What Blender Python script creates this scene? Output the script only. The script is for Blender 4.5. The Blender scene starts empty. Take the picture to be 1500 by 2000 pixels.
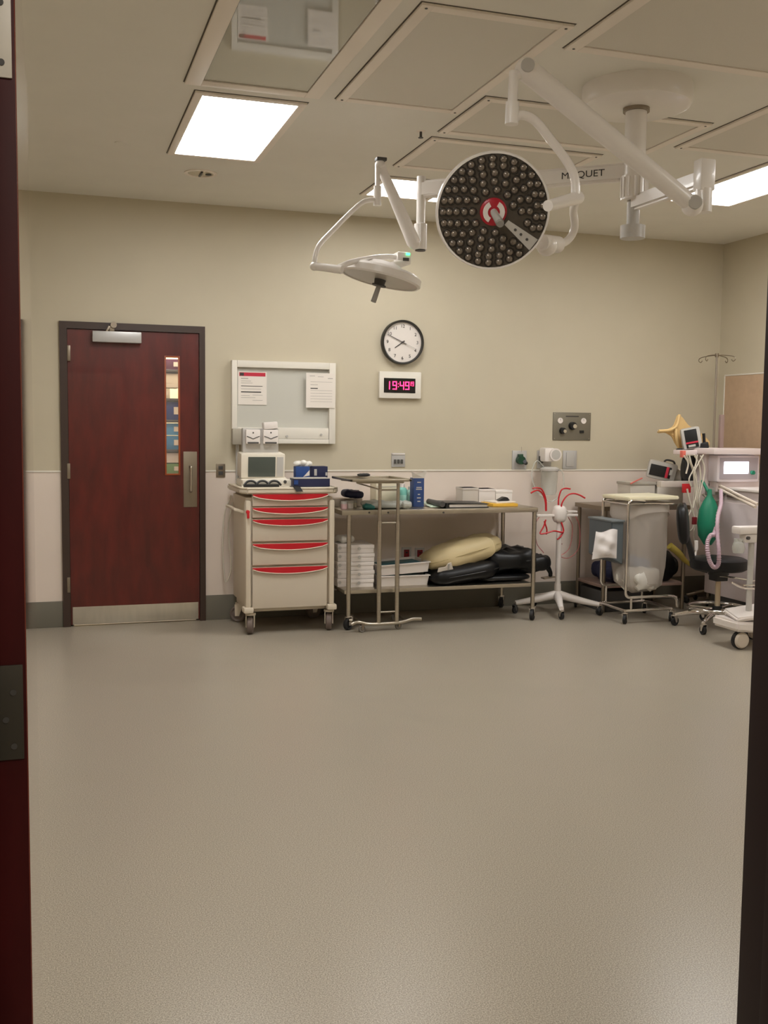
import bpy, bmesh, math, random
from mathutils import Vector, Matrix, Euler
random.seed(7)
C = bpy.context.scene.collection
PI = math.pi
# ---------------------------------------------------------------- camera
F_PX, YAW, PITCH, ROLL, EYE = 2010.0, .31673, -.08357, .01146, 1.48
fw = Vector((math.sin(YAW)*math.cos(PITCH), math.cos(YAW)*math.cos(PITCH), math.sin(PITCH)))
rt0 = Vector((math.cos(YAW), -math.sin(YAW), 0)); up0 = rt0.cross(fw)
cr, sr = math.cos(ROLL), math.sin(ROLL)
RT = cr*rt0 + sr*up0; UP = -sr*rt0 + cr*up0
cam = bpy.data.cameras.new('camera'); camo = bpy.data.objects.new('camera', cam); C.objects.link(camo)
cam.sensor_fit = 'VERTICAL'; cam.sensor_height = 24; cam.lens = F_PX/2000*24; cam.clip_start = .02
m = Matrix.Identity(4)
for i in range(3): m[i][0] = RT[i]; m[i][1] = UP[i]; m[i][2] = -fw[i]
m[2][3] = EYE
camo.matrix_world = m
bpy.context.scene.camera = camo
def at(px, py, X=None, Y=None, Z=None):
    """real-world point seen at a photo pixel on a known plane (survey of the room)"""
    d = RT*((px-750)/F_PX) + UP*(-(py-1000)/F_PX) + fw
    t = X/d.x if X is not None else Y/d.y if Y is not None else (Z-EYE)/d.z
    return Vector((0, 0, EYE)) + d*t
# ---------------------------------------------------------------- world, exposure
w = bpy.data.worlds.new('world'); bpy.context.scene.world = w; w.use_nodes = True
w.node_tree.nodes['Background'].inputs[0].default_value = (.9, .85, .8, 1)
w.node_tree.nodes['Background'].inputs[1].default_value = .02
vs = bpy.context.scene.view_settings
vs.view_transform = 'Standard'; vs.look = 'None'; vs.gamma = 1; vs.use_curve_mapping = False
vs.exposure = 1.45
LIGHT = 8.5            # strength of the lit ceiling lenses
CORRIDOR = 15.0         # watts of the added corridor fill lamp
STORE = 45.0  # watts of the added store room fill lamp
DIM = dict(xl=-.95, xr=5.6, yf=1.24, yb=7.72, h=3.08)
# ---------------------------------------------------------------- materials
def lin(c): return tuple((v/255/12.92 if v/255 <= .04045 else ((v/255+.055)/1.055)**2.4) for v in c)
MATS = {}
def mat(name, rgb, rough=.5, metal=0, vary=0, scale=30, bump=0, bscale=200, alpha=1, trans=0, emit=0, coat=0, stretch=None, spec=.5, coords='Object'):
    if name in MATS: return MATS[name]
    mt = bpy.data.materials.new(name); mt.use_nodes = True; nt = mt.node_tree; b = nt.nodes['Principled BSDF']
    col = (*lin(rgb), 1)
    b.inputs['Base Color'].default_value = col; b.inputs['Roughness'].default_value = rough
    b.inputs['Metallic'].default_value = metal; b.inputs['Alpha'].default_value = alpha
    b.inputs['Transmission Weight'].default_value = trans; b.inputs['Coat Weight'].default_value = coat
    b.inputs['Specular IOR Level'].default_value = spec
    if emit: b.inputs['Emission Color'].default_value = col; b.inputs['Emission Strength'].default_value = emit
    if vary or bump:
        tc = nt.nodes.new('ShaderNodeTexCoord'); src = tc.outputs[coords]
        if stretch:
            mp = nt.nodes.new('ShaderNodeMapping'); mp.inputs['Scale'].default_value = stretch
            nt.links.new(src, mp.inputs[0]); src = mp.outputs[0]
    if vary:
        n = nt.nodes.new('ShaderNodeTexNoise'); n.inputs['Scale'].default_value = scale; n.inputs['Detail'].default_value = 4
        nt.links.new(src, n.inputs['Vector'])
        r = nt.nodes.new('ShaderNodeValToRGB'); r.color_ramp.elements[0].position = .3; r.color_ramp.elements[1].position = .7
        r.color_ramp.elements[0].color = (*[v*(1-vary) for v in col[:3]], 1); r.color_ramp.elements[1].color = (*[min(1, v*(1+vary)) for v in col[:3]], 1)
        nt.links.new(n.outputs['Fac'], r.inputs[0]); nt.links.new(r.outputs[0], b.inputs['Base Color'])
    if bump:
        n2 = nt.nodes.new('ShaderNodeTexNoise'); n2.inputs['Scale'].default_value = bscale; nt.links.new(src, n2.inputs['Vector'])
        bp = nt.nodes.new('ShaderNodeBump'); bp.inputs['Strength'].default_value = bump; bp.inputs['Distance'].default_value = .002
        nt.links.new(n2.outputs['Fac'], bp.inputs['Height']); nt.links.new(bp.outputs[0], b.inputs['Normal'])
    MATS[name] = mt; return mt
M_wall = mat('wall_paint', (196, 186, 163), .6, vary=.02, scale=3, bump=.1)
M_wains = mat('wainscot_sheet', (226, 212, 200), .4, vary=.02, scale=3)
M_ceil = mat('ceiling_paint', (228, 224, 214), .7, vary=.015, scale=4)
M_ceilf = mat('ceiling_frame', (236, 226, 214), .45)
M_diff = mat('diffuser_face', (214, 208, 196), .5, vary=.08, scale=420)
M_gap = mat('dark_gap', (96, 88, 78), .8)
M_base = mat('cove_base', (112, 108, 96), .5)
M_wood = mat('red_cherry_wood', (88, 25, 18), .38, vary=.28, scale=5, stretch=(3, 3, .8), coat=.2)
M_wooddk = mat('red_cherry_edge', (66, 13, 15), .5, spec=.2, vary=.25, scale=6, stretch=(3, 3, .6))
M_woodgl = mat('red_cherry_lacquer', (120, 44, 34), .13, vary=.2, scale=6, stretch=(3, 3, .6), coat=1)
M_frame = mat('brown_frame', (62, 46, 38), .45)
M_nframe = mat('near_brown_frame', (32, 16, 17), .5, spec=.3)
M_steel = mat('brushed_steel', (190, 182, 168), .32, 1, vary=.06, scale=12, stretch=(1, 1, 12))
M_kick = mat('kick_plate_steel', (205, 198, 184), .25, .65, vary=.05, scale=5, stretch=(6, 1, 1))
M_dsteel = mat('dull_steel', (150, 138, 122), .4, .9)
M_chrome = mat('chrome', (225, 220, 215), .1, 1)
M_alu = mat('painted_aluminium', (190, 188, 186), .35, .3)
M_whitef = mat('white_frame', (226, 220, 208), .4)
M_board = mat('whiteboard', (198, 196, 186), .25)
M_paper = mat('paper', (228, 220, 210), .7)
M_ink = mat('ink', (60, 56, 54), .7)
M_inkl = mat('pale_ink', (165, 158, 152), .7)
M_inkred = mat('red_ink', (190, 40, 62), .6)
M_black = mat('black_plastic', (22, 22, 24), .4)
M_rubber = mat('black_rubber', (26, 25, 25), .6)
M_vinyl = mat('black_vinyl', (11, 11, 13), .42, spec=.35, bump=.3, bscale=30)
M_cart = mat('cart_plastic', (214, 202, 182), .45)
M_cartd = mat('cart_drawer', (206, 194, 176), .45)
M_red = mat('cart_red', (192, 18, 34), .4)
M_redd = mat('tube_red', (196, 30, 40), .35)
M_white = mat('white_plastic', (228, 220, 214), .35)
M_lamp = mat('lamp_white', (232, 226, 220), .28, coat=.2)
M_ledface = mat('led_face', (72, 64, 56), .3, vary=.1, scale=40)
M_led = mat('led_lens', (132, 122, 112), .14, .5)
M_leddk = mat('led_cup', (52, 47, 42), .25, .3)
M_grey = mat('grey_plastic', (150, 146, 140), .45)
M_lgrey = mat('light_grey_plastic', (186, 182, 176), .4)
M_dgrey = mat('dark_grey', (72, 70, 68), .5)
M_screen = mat('screen_off', (78, 84, 78), .2)
M_navy = mat('navy_card', (22, 28, 66), .5)
M_blue = mat('blue_card', (30, 66, 128), .5)
M_teal = mat('teal_plastic', (120, 190, 176), .35)
M_green = mat('green_rubber', (18, 122, 92), .45)
M_cloth = mat('white_cloth', (226, 222, 214), .85, bump=.4, bscale=40)
M_pillow = mat('cream_pillow', (214, 196, 152), .5, bump=.4, bscale=14)
M_yellow = mat('yellow_cloth', (220, 186, 128), .75, bump=.3, bscale=40)
M_ypad = mat('yellow_pad', (224, 176, 60), .6)
M_bag = mat('clear_poly_bag', (216, 206, 196), .28, alpha=.5, bump=1.0, bscale=9)
M_clear = mat('clear_plastic', (214, 216, 208), .15, alpha=.4)
M_pinkt = mat('pinkish_tubing', (214, 120, 120), .3, alpha=.5)
M_hose = mat('lilac_hose', (186, 160, 172), .4)
M_cable = mat('cream_cable', (206, 198, 182), .5)
M_lid = mat('cream_lid', (232, 224, 196), .4)
M_tan = mat('tan_board', (190, 162, 134), .65, vary=.05, scale=20)
M_ledred = mat('red_digits', (255, 40, 90), .5, emit=2.2)
M_lit = mat('lit_lens', (255, 254, 252), .5, emit=LIGHT)
M_scrlit = mat('lit_screen', (236, 236, 250), .4, emit=1.6)
M_grnled = mat('green_led', (60, 230, 120), .5, emit=2)
M_offlens = mat('unlit_lens', (138, 132, 116), .025, spec=.9, coat=.6)
M_glass = mat('glass', (240, 240, 240), .02, alpha=.06)
# speckled floor
def floor_mat():
    mt = bpy.data.materials.new('vinyl_floor'); mt.use_nodes = True; nt = mt.node_tree; b = nt.nodes['Principled BSDF']
    tc = nt.nodes.new('ShaderNodeTexCoord')
    n = nt.nodes.new('ShaderNodeTexNoise'); n.inputs['Scale'].default_value = 260; n.inputs['Detail'].default_value = 2
    r = nt.nodes.new('ShaderNodeValToRGB'); e = r.color_ramp.elements
    e[0].position = .36; e[0].color = (*lin((132, 123, 109)), 1); e[1].position = .64; e[1].color = (*lin((182, 172, 156)), 1)
    k = e.new(.5); k.color = (*lin((157, 148, 133)), 1)
    n2 = nt.nodes.new('ShaderNodeTexNoise'); n2.inputs['Scale'].default_value = 1.1; n2.inputs['Detail'].default_value = 3
    r2 = nt.nodes.new('ShaderNodeMapRange'); r2.inputs[3].default_value = .27; r2.inputs[4].default_value = .31; b.inputs['Specular IOR Level'].default_value = .34
    for q in (n, n2): nt.links.new(tc.outputs['Object'], q.inputs['Vector'])
    nt.links.new(n.outputs['Fac'], r.inputs[0]); nt.links.new(r.outputs[0], b.inputs['Base Color'])
    nt.links.new(n2.outputs['Fac'], r2.inputs[0]); nt.links.new(r2.outputs[0], b.inputs['Roughness'])
    bp = nt.nodes.new('ShaderNodeBump'); bp.inputs['Strength'].default_value = .05; bp.inputs['Distance'].default_value = .0003
    nt.links.new(n.outputs['Fac'], bp.inputs['Height']); nt.links.new(bp.outputs[0], b.inputs['Normal'])
    return mt
M_floor = floor_mat()
# ---------------------------------------------------------------- mesh helpers
class MB:
    def __init__(s): s.bm = bmesh.new()
    def box(s, a, b, bev=0, rot=None, piv=None):
        a = Vector(a); b = Vector(b); c = (a+b)/2; d = b-a
        t = bmesh.new(); bmesh.ops.create_cube(t, size=1)
        for v in t.verts: v.co = Vector((v.co.x*abs(d.x), v.co.y*abs(d.y), v.co.z*abs(d.z)))
        if bev: bmesh.ops.bevel(t, geom=t.edges[:], offset=min(bev, .45*min(abs(d.x), abs(d.y), abs(d.z))), segments=2, profile=.6, affect='EDGES')
        if rot is not None:
            R = Euler(rot).to_matrix(); p = Vector(piv) - c if piv is not None else Vector()
            for v in t.verts: v.co = R @ (v.co - p) + p
        for v in t.verts: v.co += c
        s._add(t); return s
    def _add(s, t):
        me = bpy.data.meshes.new('tmp'); t.to_mesh(me); t.free(); s.bm.from_mesh(me); bpy.data.meshes.remove(me)
    def cyl(s, p, q, r, r2=None, seg=20, caps=True):
        p = Vector(p); q = Vector(q); d = q-p; r2 = r if r2 is None else r2
        t = bmesh.new(); bmesh.ops.create_cone(t, cap_ends=caps, segments=seg, radius1=r, radius2=r2, depth=d.length)
        R = d.to_track_quat('Z', 'Y').to_matrix(); c = (p+q)/2
        for v in t.verts: v.co = R @ v.co + c
        s._add(t); return s
    def ball(s, c, r, sx=1, sy=1, sz=1, seg=16):
        t = bmesh.new(); bmesh.ops.create_uvsphere(t, u_segments=seg, v_segments=max(6, seg//2), radius=r)
        for v in t.verts: v.co = Vector((v.co.x*sx, v.co.y*sy, v.co.z*sz)) + Vector(c)
        s._add(t); return s
    def tube(s, pts, r, seg=8, n=6, smooth=True, radii=None):
        P = [Vector(p) for p in pts]
        if smooth and len(P) > 2:
            Q = [P[0]+(P[0]-P[1])] + P + [P[-1]+(P[-1]-P[-2])]; o = []; rr = []
            for i in range(1, len(Q)-2):
                for k in range(n):
                    t = k/n; a, b, c, d = Q[i-1:i+3]
                    o.append(.5*((2*b)+(c-a)*t+(2*a-5*b+4*c-d)*t*t+(3*b-a-3*c+d)*t**3))
                    if radii: rr.append(radii[i-1]*(1-t)+radii[i]*t)
            o.append(P[-1]); P2 = o
            if radii: rr.append(radii[-1])
        else: P2 = P; rr = radii
        if not radii: rr = [r]*len(P2)
        bm = s.bm; rings = []; nrm = None
        for i, p in enumerate(P2):
            t = (P2[min(i+1, len(P2)-1)]-P2[max(i-1, 0)]).normalized()
            if nrm is None: nrm = t.orthogonal().normalized()
            nrm = (nrm - t*nrm.dot(t)).normalized(); bn = t.cross(nrm)
            rings.append([bm.verts.new(p+rr[i]*(math.cos(2*PI*k/seg)*nrm+math.sin(2*PI*k/seg)*bn)) for k in range(seg)])
        for a, b in zip(rings, rings[1:]):
            for k in range(seg): bm.faces.new((a[k], a[(k+1) % seg], b[(k+1) % seg], b[k]))
        bm.faces.new(rings[0][::-1]); bm.faces.new(rings[-1]); return s
    def lathe(s, prof, seg=32, origin=(0, 0, 0), axis=(0, 0, 1)):
        R = Vector(axis).to_track_quat('Z', 'Y').to_matrix(); o = Vector(origin); bm = s.bm; rings = []
        for r, z in prof:
            if r < 1e-6: rings.append([bm.verts.new(R@Vector((0, 0, z))+o)])
            else: rings.append([bm.verts.new(R@Vector((r*math.cos(2*PI*k/seg), r*math.sin(2*PI*k/seg), z))+o) for k in range(seg)])
        for a, b in zip(rings, rings[1:]):
            for k in range(seg):
                j = (k+1) % seg
                if len(a) == 1 and len(b) > 1: bm.faces.new((a[0], b[j], b[k]))
                elif len(b) == 1 and len(a) > 1: bm.faces.new((a[k], a[j], b[0]))
                elif len(a) > 1: bm.faces.new((a[k], a[j], b[j], b[k]))
        return s
    def prism(s, poly, d, bev=0):
        """poly: list of 3D points, d: extrusion vector"""
        t = bmesh.new(); a = [t.verts.new(Vector(p)) for p in poly]; b = [t.verts.new(Vector(p)+Vector(d)) for p in poly]
        t.faces.new(a[::-1]); t.faces.new(b)
        for i in range(len(a)): j = (i+1) % len(a); t.faces.new((a[i], a[j], b[j], b[i]))
        bmesh.ops.recalc_face_normals(t, faces=t.faces[:])
        if bev: bmesh.ops.bevel(t, geom=t.edges[:], offset=bev, segments=2, affect='EDGES')
        s._add(t); return s
    def pillow(s, c, size, rot=(0, 0, 0), e=.45, noise=.0, seed=0, seg=28, flat=1.0):
        t = bmesh.new(); bmesh.ops.create_uvsphere(t, u_segments=seg, v_segments=seg//2, radius=1)
        R = Euler(rot).to_matrix(); rnd = random.Random(seed); ph = [rnd.uniform(0, 6) for _ in range(6)]
        f = lambda u: math.copysign(abs(u)**e, u)
        for v in t.verts:
            n = v.co.normalized(); x, y, z = n
            h = math.hypot(x, y)
            px, py = (f(x/h if h > 1e-6 else 0), f(y/h if h > 1e-6 else 0))
            k = 1/max(.001, max(abs(px), abs(py))) if False else 1
            hh = h**(.55)
            p = Vector((px*hh, py*hh, math.copysign(abs(z)**.8, z)))
            w_ = 1+noise*(math.sin(5*p.x+ph[0])*math.cos(6*p.y+ph[1])+.5*math.sin(13*p.x+9*p.y+ph[2]))
            p = Vector((p.x*(1+.3*(w_-1)), p.y*(1+.3*(w_-1)), p.z*w_))
            v.co = R @ Vector((p.x*size[0]/2, p.y*size[1]/2, p.z*size[2]/2)) + Vector(c)
        s._add(t); return s
def link(name, mb, m_, loc=(0, 0, 0), parent=None, smooth=True, world=False):
    bm = mb.bm
    if world:
        bmesh.ops.translate(bm, verts=bm.verts[:], vec=-Vector(loc) if parent is None else -Vector(parent_loc(parent)))
    bmesh.ops.recalc_face_normals(bm, faces=bm.faces[:])
    me = bpy.data.meshes.new(name); bm.to_mesh(me); bm.free()
    me.materials.append(m_)
    if smooth:
        me.polygons.foreach_set('use_smooth', [True]*len(me.polygons)); me.set_sharp_from_angle(angle=math.radians(38))
    o = bpy.data.objects.new(name, me); C.objects.link(o)
    if parent: o.parent = parent
    else: o.location = loc
    return o
ROOTS = {}
def parent_loc(p):
    while p.parent: p = p.parent
    return p.location
def thing(name, label, cat, loc, rot=(0, 0, 0), group=None):
    o = bpy.data.objects.new(name, None); o.empty_display_size = .05; C.objects.link(o)
    o.location = loc; o.rotation_euler = rot; o['label'] = label; o['category'] = cat
    if group: o['group'] = group
    return o
def tag(o, label, cat, group=None):
    o['label'] = label; o['category'] = cat
    if group: o['group'] = group
    return o
def P(root, name, mb, m_, label=None, world=False):       # a part
    o = link(name, mb, m_, parent=root, world=world)
    if label: o['label'] = label
    return o
def WP(root, name, mb, m_, label=None): return P(root, name, mb, m_, label, world=True)
def struct(name, mb, m_, parent=None, kind=True):
    o = link(name, mb, m_, parent=parent)
    if parent is None: o['kind'] = 'structure'
    return o
def solo(name, mb, m_, loc, label, cat, group=None):
    return tag(link(name, mb, m_, loc=loc, world=True), label, cat, group)
def text(root, name, s, size, loc, rot, m_, depth=.0008, align='CENTER', world=True, sx=1):
    cu = bpy.data.curves.new('t', 'FONT'); cu.body = s; cu.size = size; cu.extrude = depth; cu.align_x = align; cu.align_y = 'CENTER'
    o = bpy.data.objects.new('t', cu); C.objects.link(o)
    bpy.context.view_layer.update()
    me = bpy.data.meshes.new_from_object(o.evaluated_get(bpy.context.evaluated_depsgraph_get()))
    bpy.data.objects.remove(o); me.name = name
    R = Euler(rot).to_matrix(); L = Vector(loc) - (parent_loc(root) if world else Vector())
    for v in me.vertices: v.co = R @ Vector((v.co.x*sx, v.co.y, v.co.z)) + L
    me.materials.clear(); me.materials.append(m_)
    q = bpy.data.objects.new(name, me); C.objects.link(q); q.parent = root; return q
FRONT = (PI/2, 0, 0)     # text facing -Y
def caster(root, p, r=.045, m_=None, yaw=0, fork=None, name='caster', top=None):
    """caster with its wheel on the floor at p; world coordinates; part 'caster' with sub-part 'wheel'"""
    x, y, z = p; top = top or 2.6*r
    a = MB(); c, s_ = math.cos(yaw), math.sin(yaw)
    for k in (-1, 1):
        o = Vector((-s_*k*r*.42, c*k*r*.42, 0))
        a.prism([Vector((x, y, z+r))+o+Vector((c*u, s_*u, v)) for u, v in ((-.25*r, -.2*r), (.25*r, -.2*r), (.75*r, 1.25*r), (-.3*r, 1.25*r))], Vector((-s_*k, c*k, 0))*r*.1)
    hx, hy = x+c*r*.3, y+s_*r*.3
    a.cyl((hx, hy, z+r*2.2), (hx, hy, z+r*2.45), r*.62, seg=14)
    a.cyl((hx, hy, z+r*2.4), (hx, hy, z+top), r*.25, seg=10)
    f = WP(root, name, a, fork or M_chrome)
    b = MB(); ax = Vector((-s_, c, 0)); ctr = Vector((x, y, z+r))
    b.lathe([(0, -.3*r), (.5*r, -.3*r), (.62*r, -.22*r), (.85*r, -.36*r), (r, -.25*r), (r, .25*r), (.85*r, .36*r), (.62*r, .22*r), (.5*r, .3*r), (0, .3*r)], 22, ctr, ax)
    WP(f, 'wheel', b, m_ or M_rubber); return f
def rrect(x0, x1, z0, z1, y, r, n=4):
    o = []
    for cx, cz, a0 in ((x1-r, z1-r, 0), (x0+r, z1-r, 90), (x0+r, z0+r, 180), (x1-r, z0+r, 270)):
        for k in range(n+1):
            a = math.radians(a0+90*k/n); o.append((cx+r*math.cos(a), y, cz+r*math.sin(a)))
    return o
# ================================================================ ROOM
X0, X1, Y0, Y1, H = DIM['xl'], DIM['xr'], DIM['yf'], DIM['yb'], DIM['h']
struct('floor', MB().box((X0-.1, -1.7, -.06), (X1+.1, 9.4, 0)), M_floor)
struct('ceiling', MB().box((X0-.1, -1.7, H), (X1+.1, 9.4, H+.08)), M_ceil)
RAIL = 1.128
# far door opening
DX0, DX1, DZ = .094, 1.121, 2.193
wb = MB().box((X0-.1, Y1, RAIL), (DX0, Y1+.12, H)).box((DX1, Y1, RAIL), (X1+.1, Y1+.12, H)).box((DX0, Y1, DZ), (DX1, Y1+.12, H))
wbo = struct('wall_back', wb, M_wall)
ww = MB().box((X0-.1, Y1, 0), (DX0, Y1+.12, RAIL)).box((DX1, Y1, 0), (X1+.1, Y1+.12, RAIL))
struct('wainscot', ww, M_wains, wbo)
struct('trim_1', MB().box((X0, Y1-.006, RAIL-.006), (DX0, Y1, RAIL+.006), .002).box((DX1, Y1-.006, RAIL-.006), (X1, Y1, RAIL+.006), .002), M_whitef)
struct('baseboard_back', MB().box((X0, Y1-.008, 0), (DX0, Y1, .19), .003).box((DX1, Y1-.008, 0), (X1, Y1, .19), .003), M_base)
wr = struct('wall_right', MB().box((X1, -1.7, RAIL), (X1+.1, Y1+.12, H)), M_wall)
struct('wainscot', MB().box((X1, -1.7, 0), (X1+.1, Y1+.12, RAIL)), M_wains, wr)
struct('baseboard_right', MB().box((X1-.008, Y0, 0), (X1, Y1-.008, .19), .003), M_base)
wl = struct('wall_left', MB().box((X0-.1, -1.7, RAIL), (X0, Y1+.12, H)), M_wall)
struct('wainscot', MB().box((X0-.1, -1.7, 0), (X0, Y1+.12, RAIL)), M_wains, wl)
struct('baseboard_left', MB().box((X0, Y0, 0), (X0+.008, Y1-.008, .19), .003), M_base)
# wall with the doorway we look through
struct('wall_front', MB().box((X0, Y0-.13, 0), (-.135, Y0, H)).box((1.04, Y0-.13, 0), (X1, Y0, H)).box((-.135, Y0-.13, 2.19), (1.04, Y0, H)), M_wall)
struct('wall_corridor', MB().box((X0, -1.75, 0), (X1, -1.65, H)), M_wall)
cl = thing('corridor_fill', 'added unseen fill lamp in the corridor behind the viewer', 'light', (.6, -.9, H-.02))  # lamp added out of view to light the near door edge
la = bpy.data.lights.new('lamp_glow', 'AREA'); la.shape = 'RECTANGLE'; la.size = .5; la.size_y = 1.0; la.energy = CORRIDOR; la.color = (1, .93, .84)
lo = bpy.data.objects.new('lamp_glow', la); C.objects.link(lo); lo.parent = cl; lo.location = (0, 0, -.02)
P(cl, 'frame', MB().box((-.3, -.55, 0), (.3, .55, .018), .004), M_ceilf)
# near door, standing open
d1 = bpy.data.objects.new('door_1', None); C.objects.link(d1); d1['kind'] = 'structure'
def DP(root, name, mb, m_): return link(name, mb, m_, parent=root)
lf = DP(d1, 'door_leaf', MB().box((-.0705, 1.2505, .01), (-.0275, 2.2, 2.125), .0008), M_wooddk)
DP(lf, 'lacquered_face', MB().box((-.0275, 1.251, .011), (-.0262, 2.2, 2.124)), M_woodgl)
jb = MB()
jb.box((.982, Y0-.15, 0), (1.045, 1.25, 2.2), .002).box((-.14, Y0-.15, 0), (-.076, 1.25, 2.2), .002).box((-.14, Y0-.15, 2.135), (1.045, 1.25, 2.2), .002)
jb.box((.966, Y0-.12, 0), (.984, Y0-.06, 2.136), .002)
DP(d1, 'door_frame', jb, M_nframe)
for zc, mm in ((1.915, M_whitef), (at(25, 1391, Y=1.25).z, mat('dark_hinge', (64, 60, 52), .5, .3)), (.3, M_dsteel)):
    h = DP(d1, 'hinge', MB().box((-.068, 1.2475, zc-.056), (-.0305, 1.2508, zc+.056), .001), mm)
    s_ = MB()
    for k in (-.04, -.008, .024): s_.cyl((-.0415 if k != -.008 else -.05, 1.2462, zc+k), (-.0415 if k != -.008 else -.05, 1.248, zc+k), .0036, seg=12)
    DP(h, 'screw', s_, M_dgrey)
# far door
d2 = bpy.data.objects.new('door_2', None); C.objects.link(d2); d2['kind'] = 'structure'
fr = MB(); yF = Y1-.018
fr.prism([(DX0, yF, 0), (DX0+.052, yF, 0), (DX0+.052, yF, DZ-.05), (DX1-.042, yF, DZ-.05), (DX1-.042, yF, 0), (DX1, yF, 0), (DX1, yF, DZ), (DX0, yF, DZ)], (0, .138, 0))
fr.box((DX0, Y1+.045, 0), (DX0+.075, Y1+.07, DZ)).box((DX1-.065, Y1+.045, 0), (DX1, Y1+.07, DZ)).box((DX0, Y1+.045, DZ-.075), (DX1, Y1+.07, DZ))
DP(d2, 'door_frame', fr, M_frame)
LX0, LX1, LZ0, LZ1, LY = .148, 1.076, .012, 2.14, Y1-.002
a = at(323, 697, Y=LY); b = at(350, 926, Y=LY); VX0, VX1, VZ0, VZ1 = a.x, b.x, b.z, a.z
lb = MB().box((LX0, LY, LZ0), (VX0, LY+.045, LZ1)).box((VX1, LY, LZ0), (LX1, LY+.045, LZ1)).box((VX0, LY, VZ1), (VX1, LY+.045, LZ1)).box((VX0, LY, LZ0), (VX1, LY+.045, VZ0))
leaf = DP(d2, 'door_leaf', lb, M_wood)
vb = MB()
for q in ((VX0-.008, VX0+.004, VZ0-.008, VZ1+.008), (VX1-.004, VX1+.008, VZ0-.008, VZ1+.008), (VX0, VX1, VZ1-.004, VZ1+.008), (VX0, VX1, VZ0-.008, VZ0+.004)):
    vb.box((q[0], LY-.005, q[2]), (q[1], LY+.003, q[3]), .001)
DP(leaf, 'window_bead', vb, mat('bead_wood', (150, 70, 30), .4))
DP(leaf, 'window_pane', MB().box((VX0, LY+.02, VZ0), (VX1, LY+.025, VZ1)), M_glass)
kp0 = at(142, 1185, Y=LY-.003); DP(d2, 'kick_plate', MB().box((LX0+.012, LY-.004, .014), (LX1-.01, LY-.0005, .142), .001), M_kick)
a = at(358, 882, Y=LY); b = at(385, 990, Y=LY)
pp = DP(d2, 'push_plate', MB().box((a.x, LY-.005, b.z), (b.x, LY, a.z), .002), M_dsteel)
cx_ = (a.x+b.x)/2
DP(pp, 'pull_handle', MB().tube([(cx_, LY-.005, b.z+.12), (cx_, LY-.05, b.z+.12), (cx_, LY-.055, b.z+.15), (cx_, LY-.055, a.z-.14), (cx_, LY-.05, a.z-.11), (cx_, LY-.005, a.z-.11)], .009, 10), M_steel)
a = at(180, 646, Y=LY-.03); b = at(276, 671, Y=LY-.03)
dc = DP(d2, 'door_closer', MB().box((a.x, LY-.055, b.z), (b.x, LY, a.z), .006), M_alu)
k = at(222, 636, Y=LY-.05)
DP(dc, 'closer_arm', MB().box((k.x-.03, LY-.045, a.z-.005), (k.x+.005, LY-.03, k.z+.0), .003).cyl((k.x, LY-.06, k.z+.005), (k.x, LY-.02, k.z+.005), .022, seg=14).box((k.x-.05, LY-.05, a.z-.02), (k.x-.035, LY-.035, k.z), .002, rot=(0, .5, 0)), M_dsteel)
for py in (690, 920, 1142):
    q = at(131, py, Y=LY); DP(d2, 'hinge', MB().box((q.x, LY-.022, q.z-.055), (q.x+.022, LY-.006, q.z+.055), .003), M_dsteel)
# ---------------------------------------------------------------- store room behind the far door
struct('wall_store', MB().box((X0, 9.2, 0), (X1, 9.3, H)), mat('store_wall', (205, 190, 150), .7))
sl = thing('store_fill', 'added unseen fill lamp in the store room behind the far door', 'light', (.8, 8.5, H-.02))  # lamp added out of sight to light the shelves behind the window
P(sl, 'frame', MB().box((-.55, -.15, 0), (.55, .15, .018), .004), M_ceilf)
la = bpy.data.lights.new('lamp_glow', 'AREA'); la.shape = 'RECTANGLE'; la.size = 1.0; la.size_y = .25; la.energy = STORE; la.color = (1, .95, .87)
lo = bpy.data.objects.new('lamp_glow', la); C.objects.link(lo); lo.parent = sl; lo.location = (0, 0, -.02)
SY = 8.45
def sz(py): return at(337, py, Y=SY).z
sh = thing('storage_shelf', 'wire storage shelf of supplies seen through the narrow window of the far red door', 'shelf', (1.0, SY, 0))
for zz in (.25, sz(926), sz(878), sz(820), sz(778), sz(722)): WP(sh, 'shelf_board', MB().box((.55, SY, zz-.022), (1.5, SY+.4, zz), .003), M_dgrey)
for xx in (.55, 1.5):
    for yy in (SY, SY+.4): WP(sh, 'post', MB().cyl((xx, yy, 0), (xx, yy, 2.2), .013, seg=10), M_chrome)
def sbox(py0, py1, mm, lab, x0=.72, x1=1.2, nm='supply_box'):
    z0 = sz(py1); z1 = sz(py0)
    t = thing(nm, lab, 'box', (.95, SY+.15, z0))
    WP(t, 'carton', MB().box((x0, SY+.03, z0), (x1, SY+.3, z1-.004), .004), mm)
    WP(t, 'label_patch', MB().box(((x0+x1)/2+.02, SY+.027, z0+.3*(z1-z0)), ((x0+x1)/2+.1, SY+.031, z0+.7*(z1-z0))), M_paper)
sbox(700, 722, mat('plum', (90, 40, 70), .6), 'plum coloured box on the top shelf behind the narrow door window')
sbox(728, 757, M_paper, 'white box on the second shelf behind the narrow door window', x1=1.03)
sbox(758, 778, mat('cream_box', (210, 205, 190), .6), 'cream box under the white one behind the narrow door window', x1=.95)
sbox(784, 820, mat('royal_blue', (24, 50, 120), .5), 'royal blue box on the middle shelf behind the narrow door window')
sbox(826, 850, mat('sky_blue', (80, 150, 200), .5), 'sky blue box, upper of the two behind the narrow door window')
sbox(851, 878, mat('mid_blue', (60, 130, 180), .5), 'mid blue box, lower of the two behind the narrow door window')
sbox(884, 904, M_paper, 'flat white box near the bottom of the narrow door window')
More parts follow.
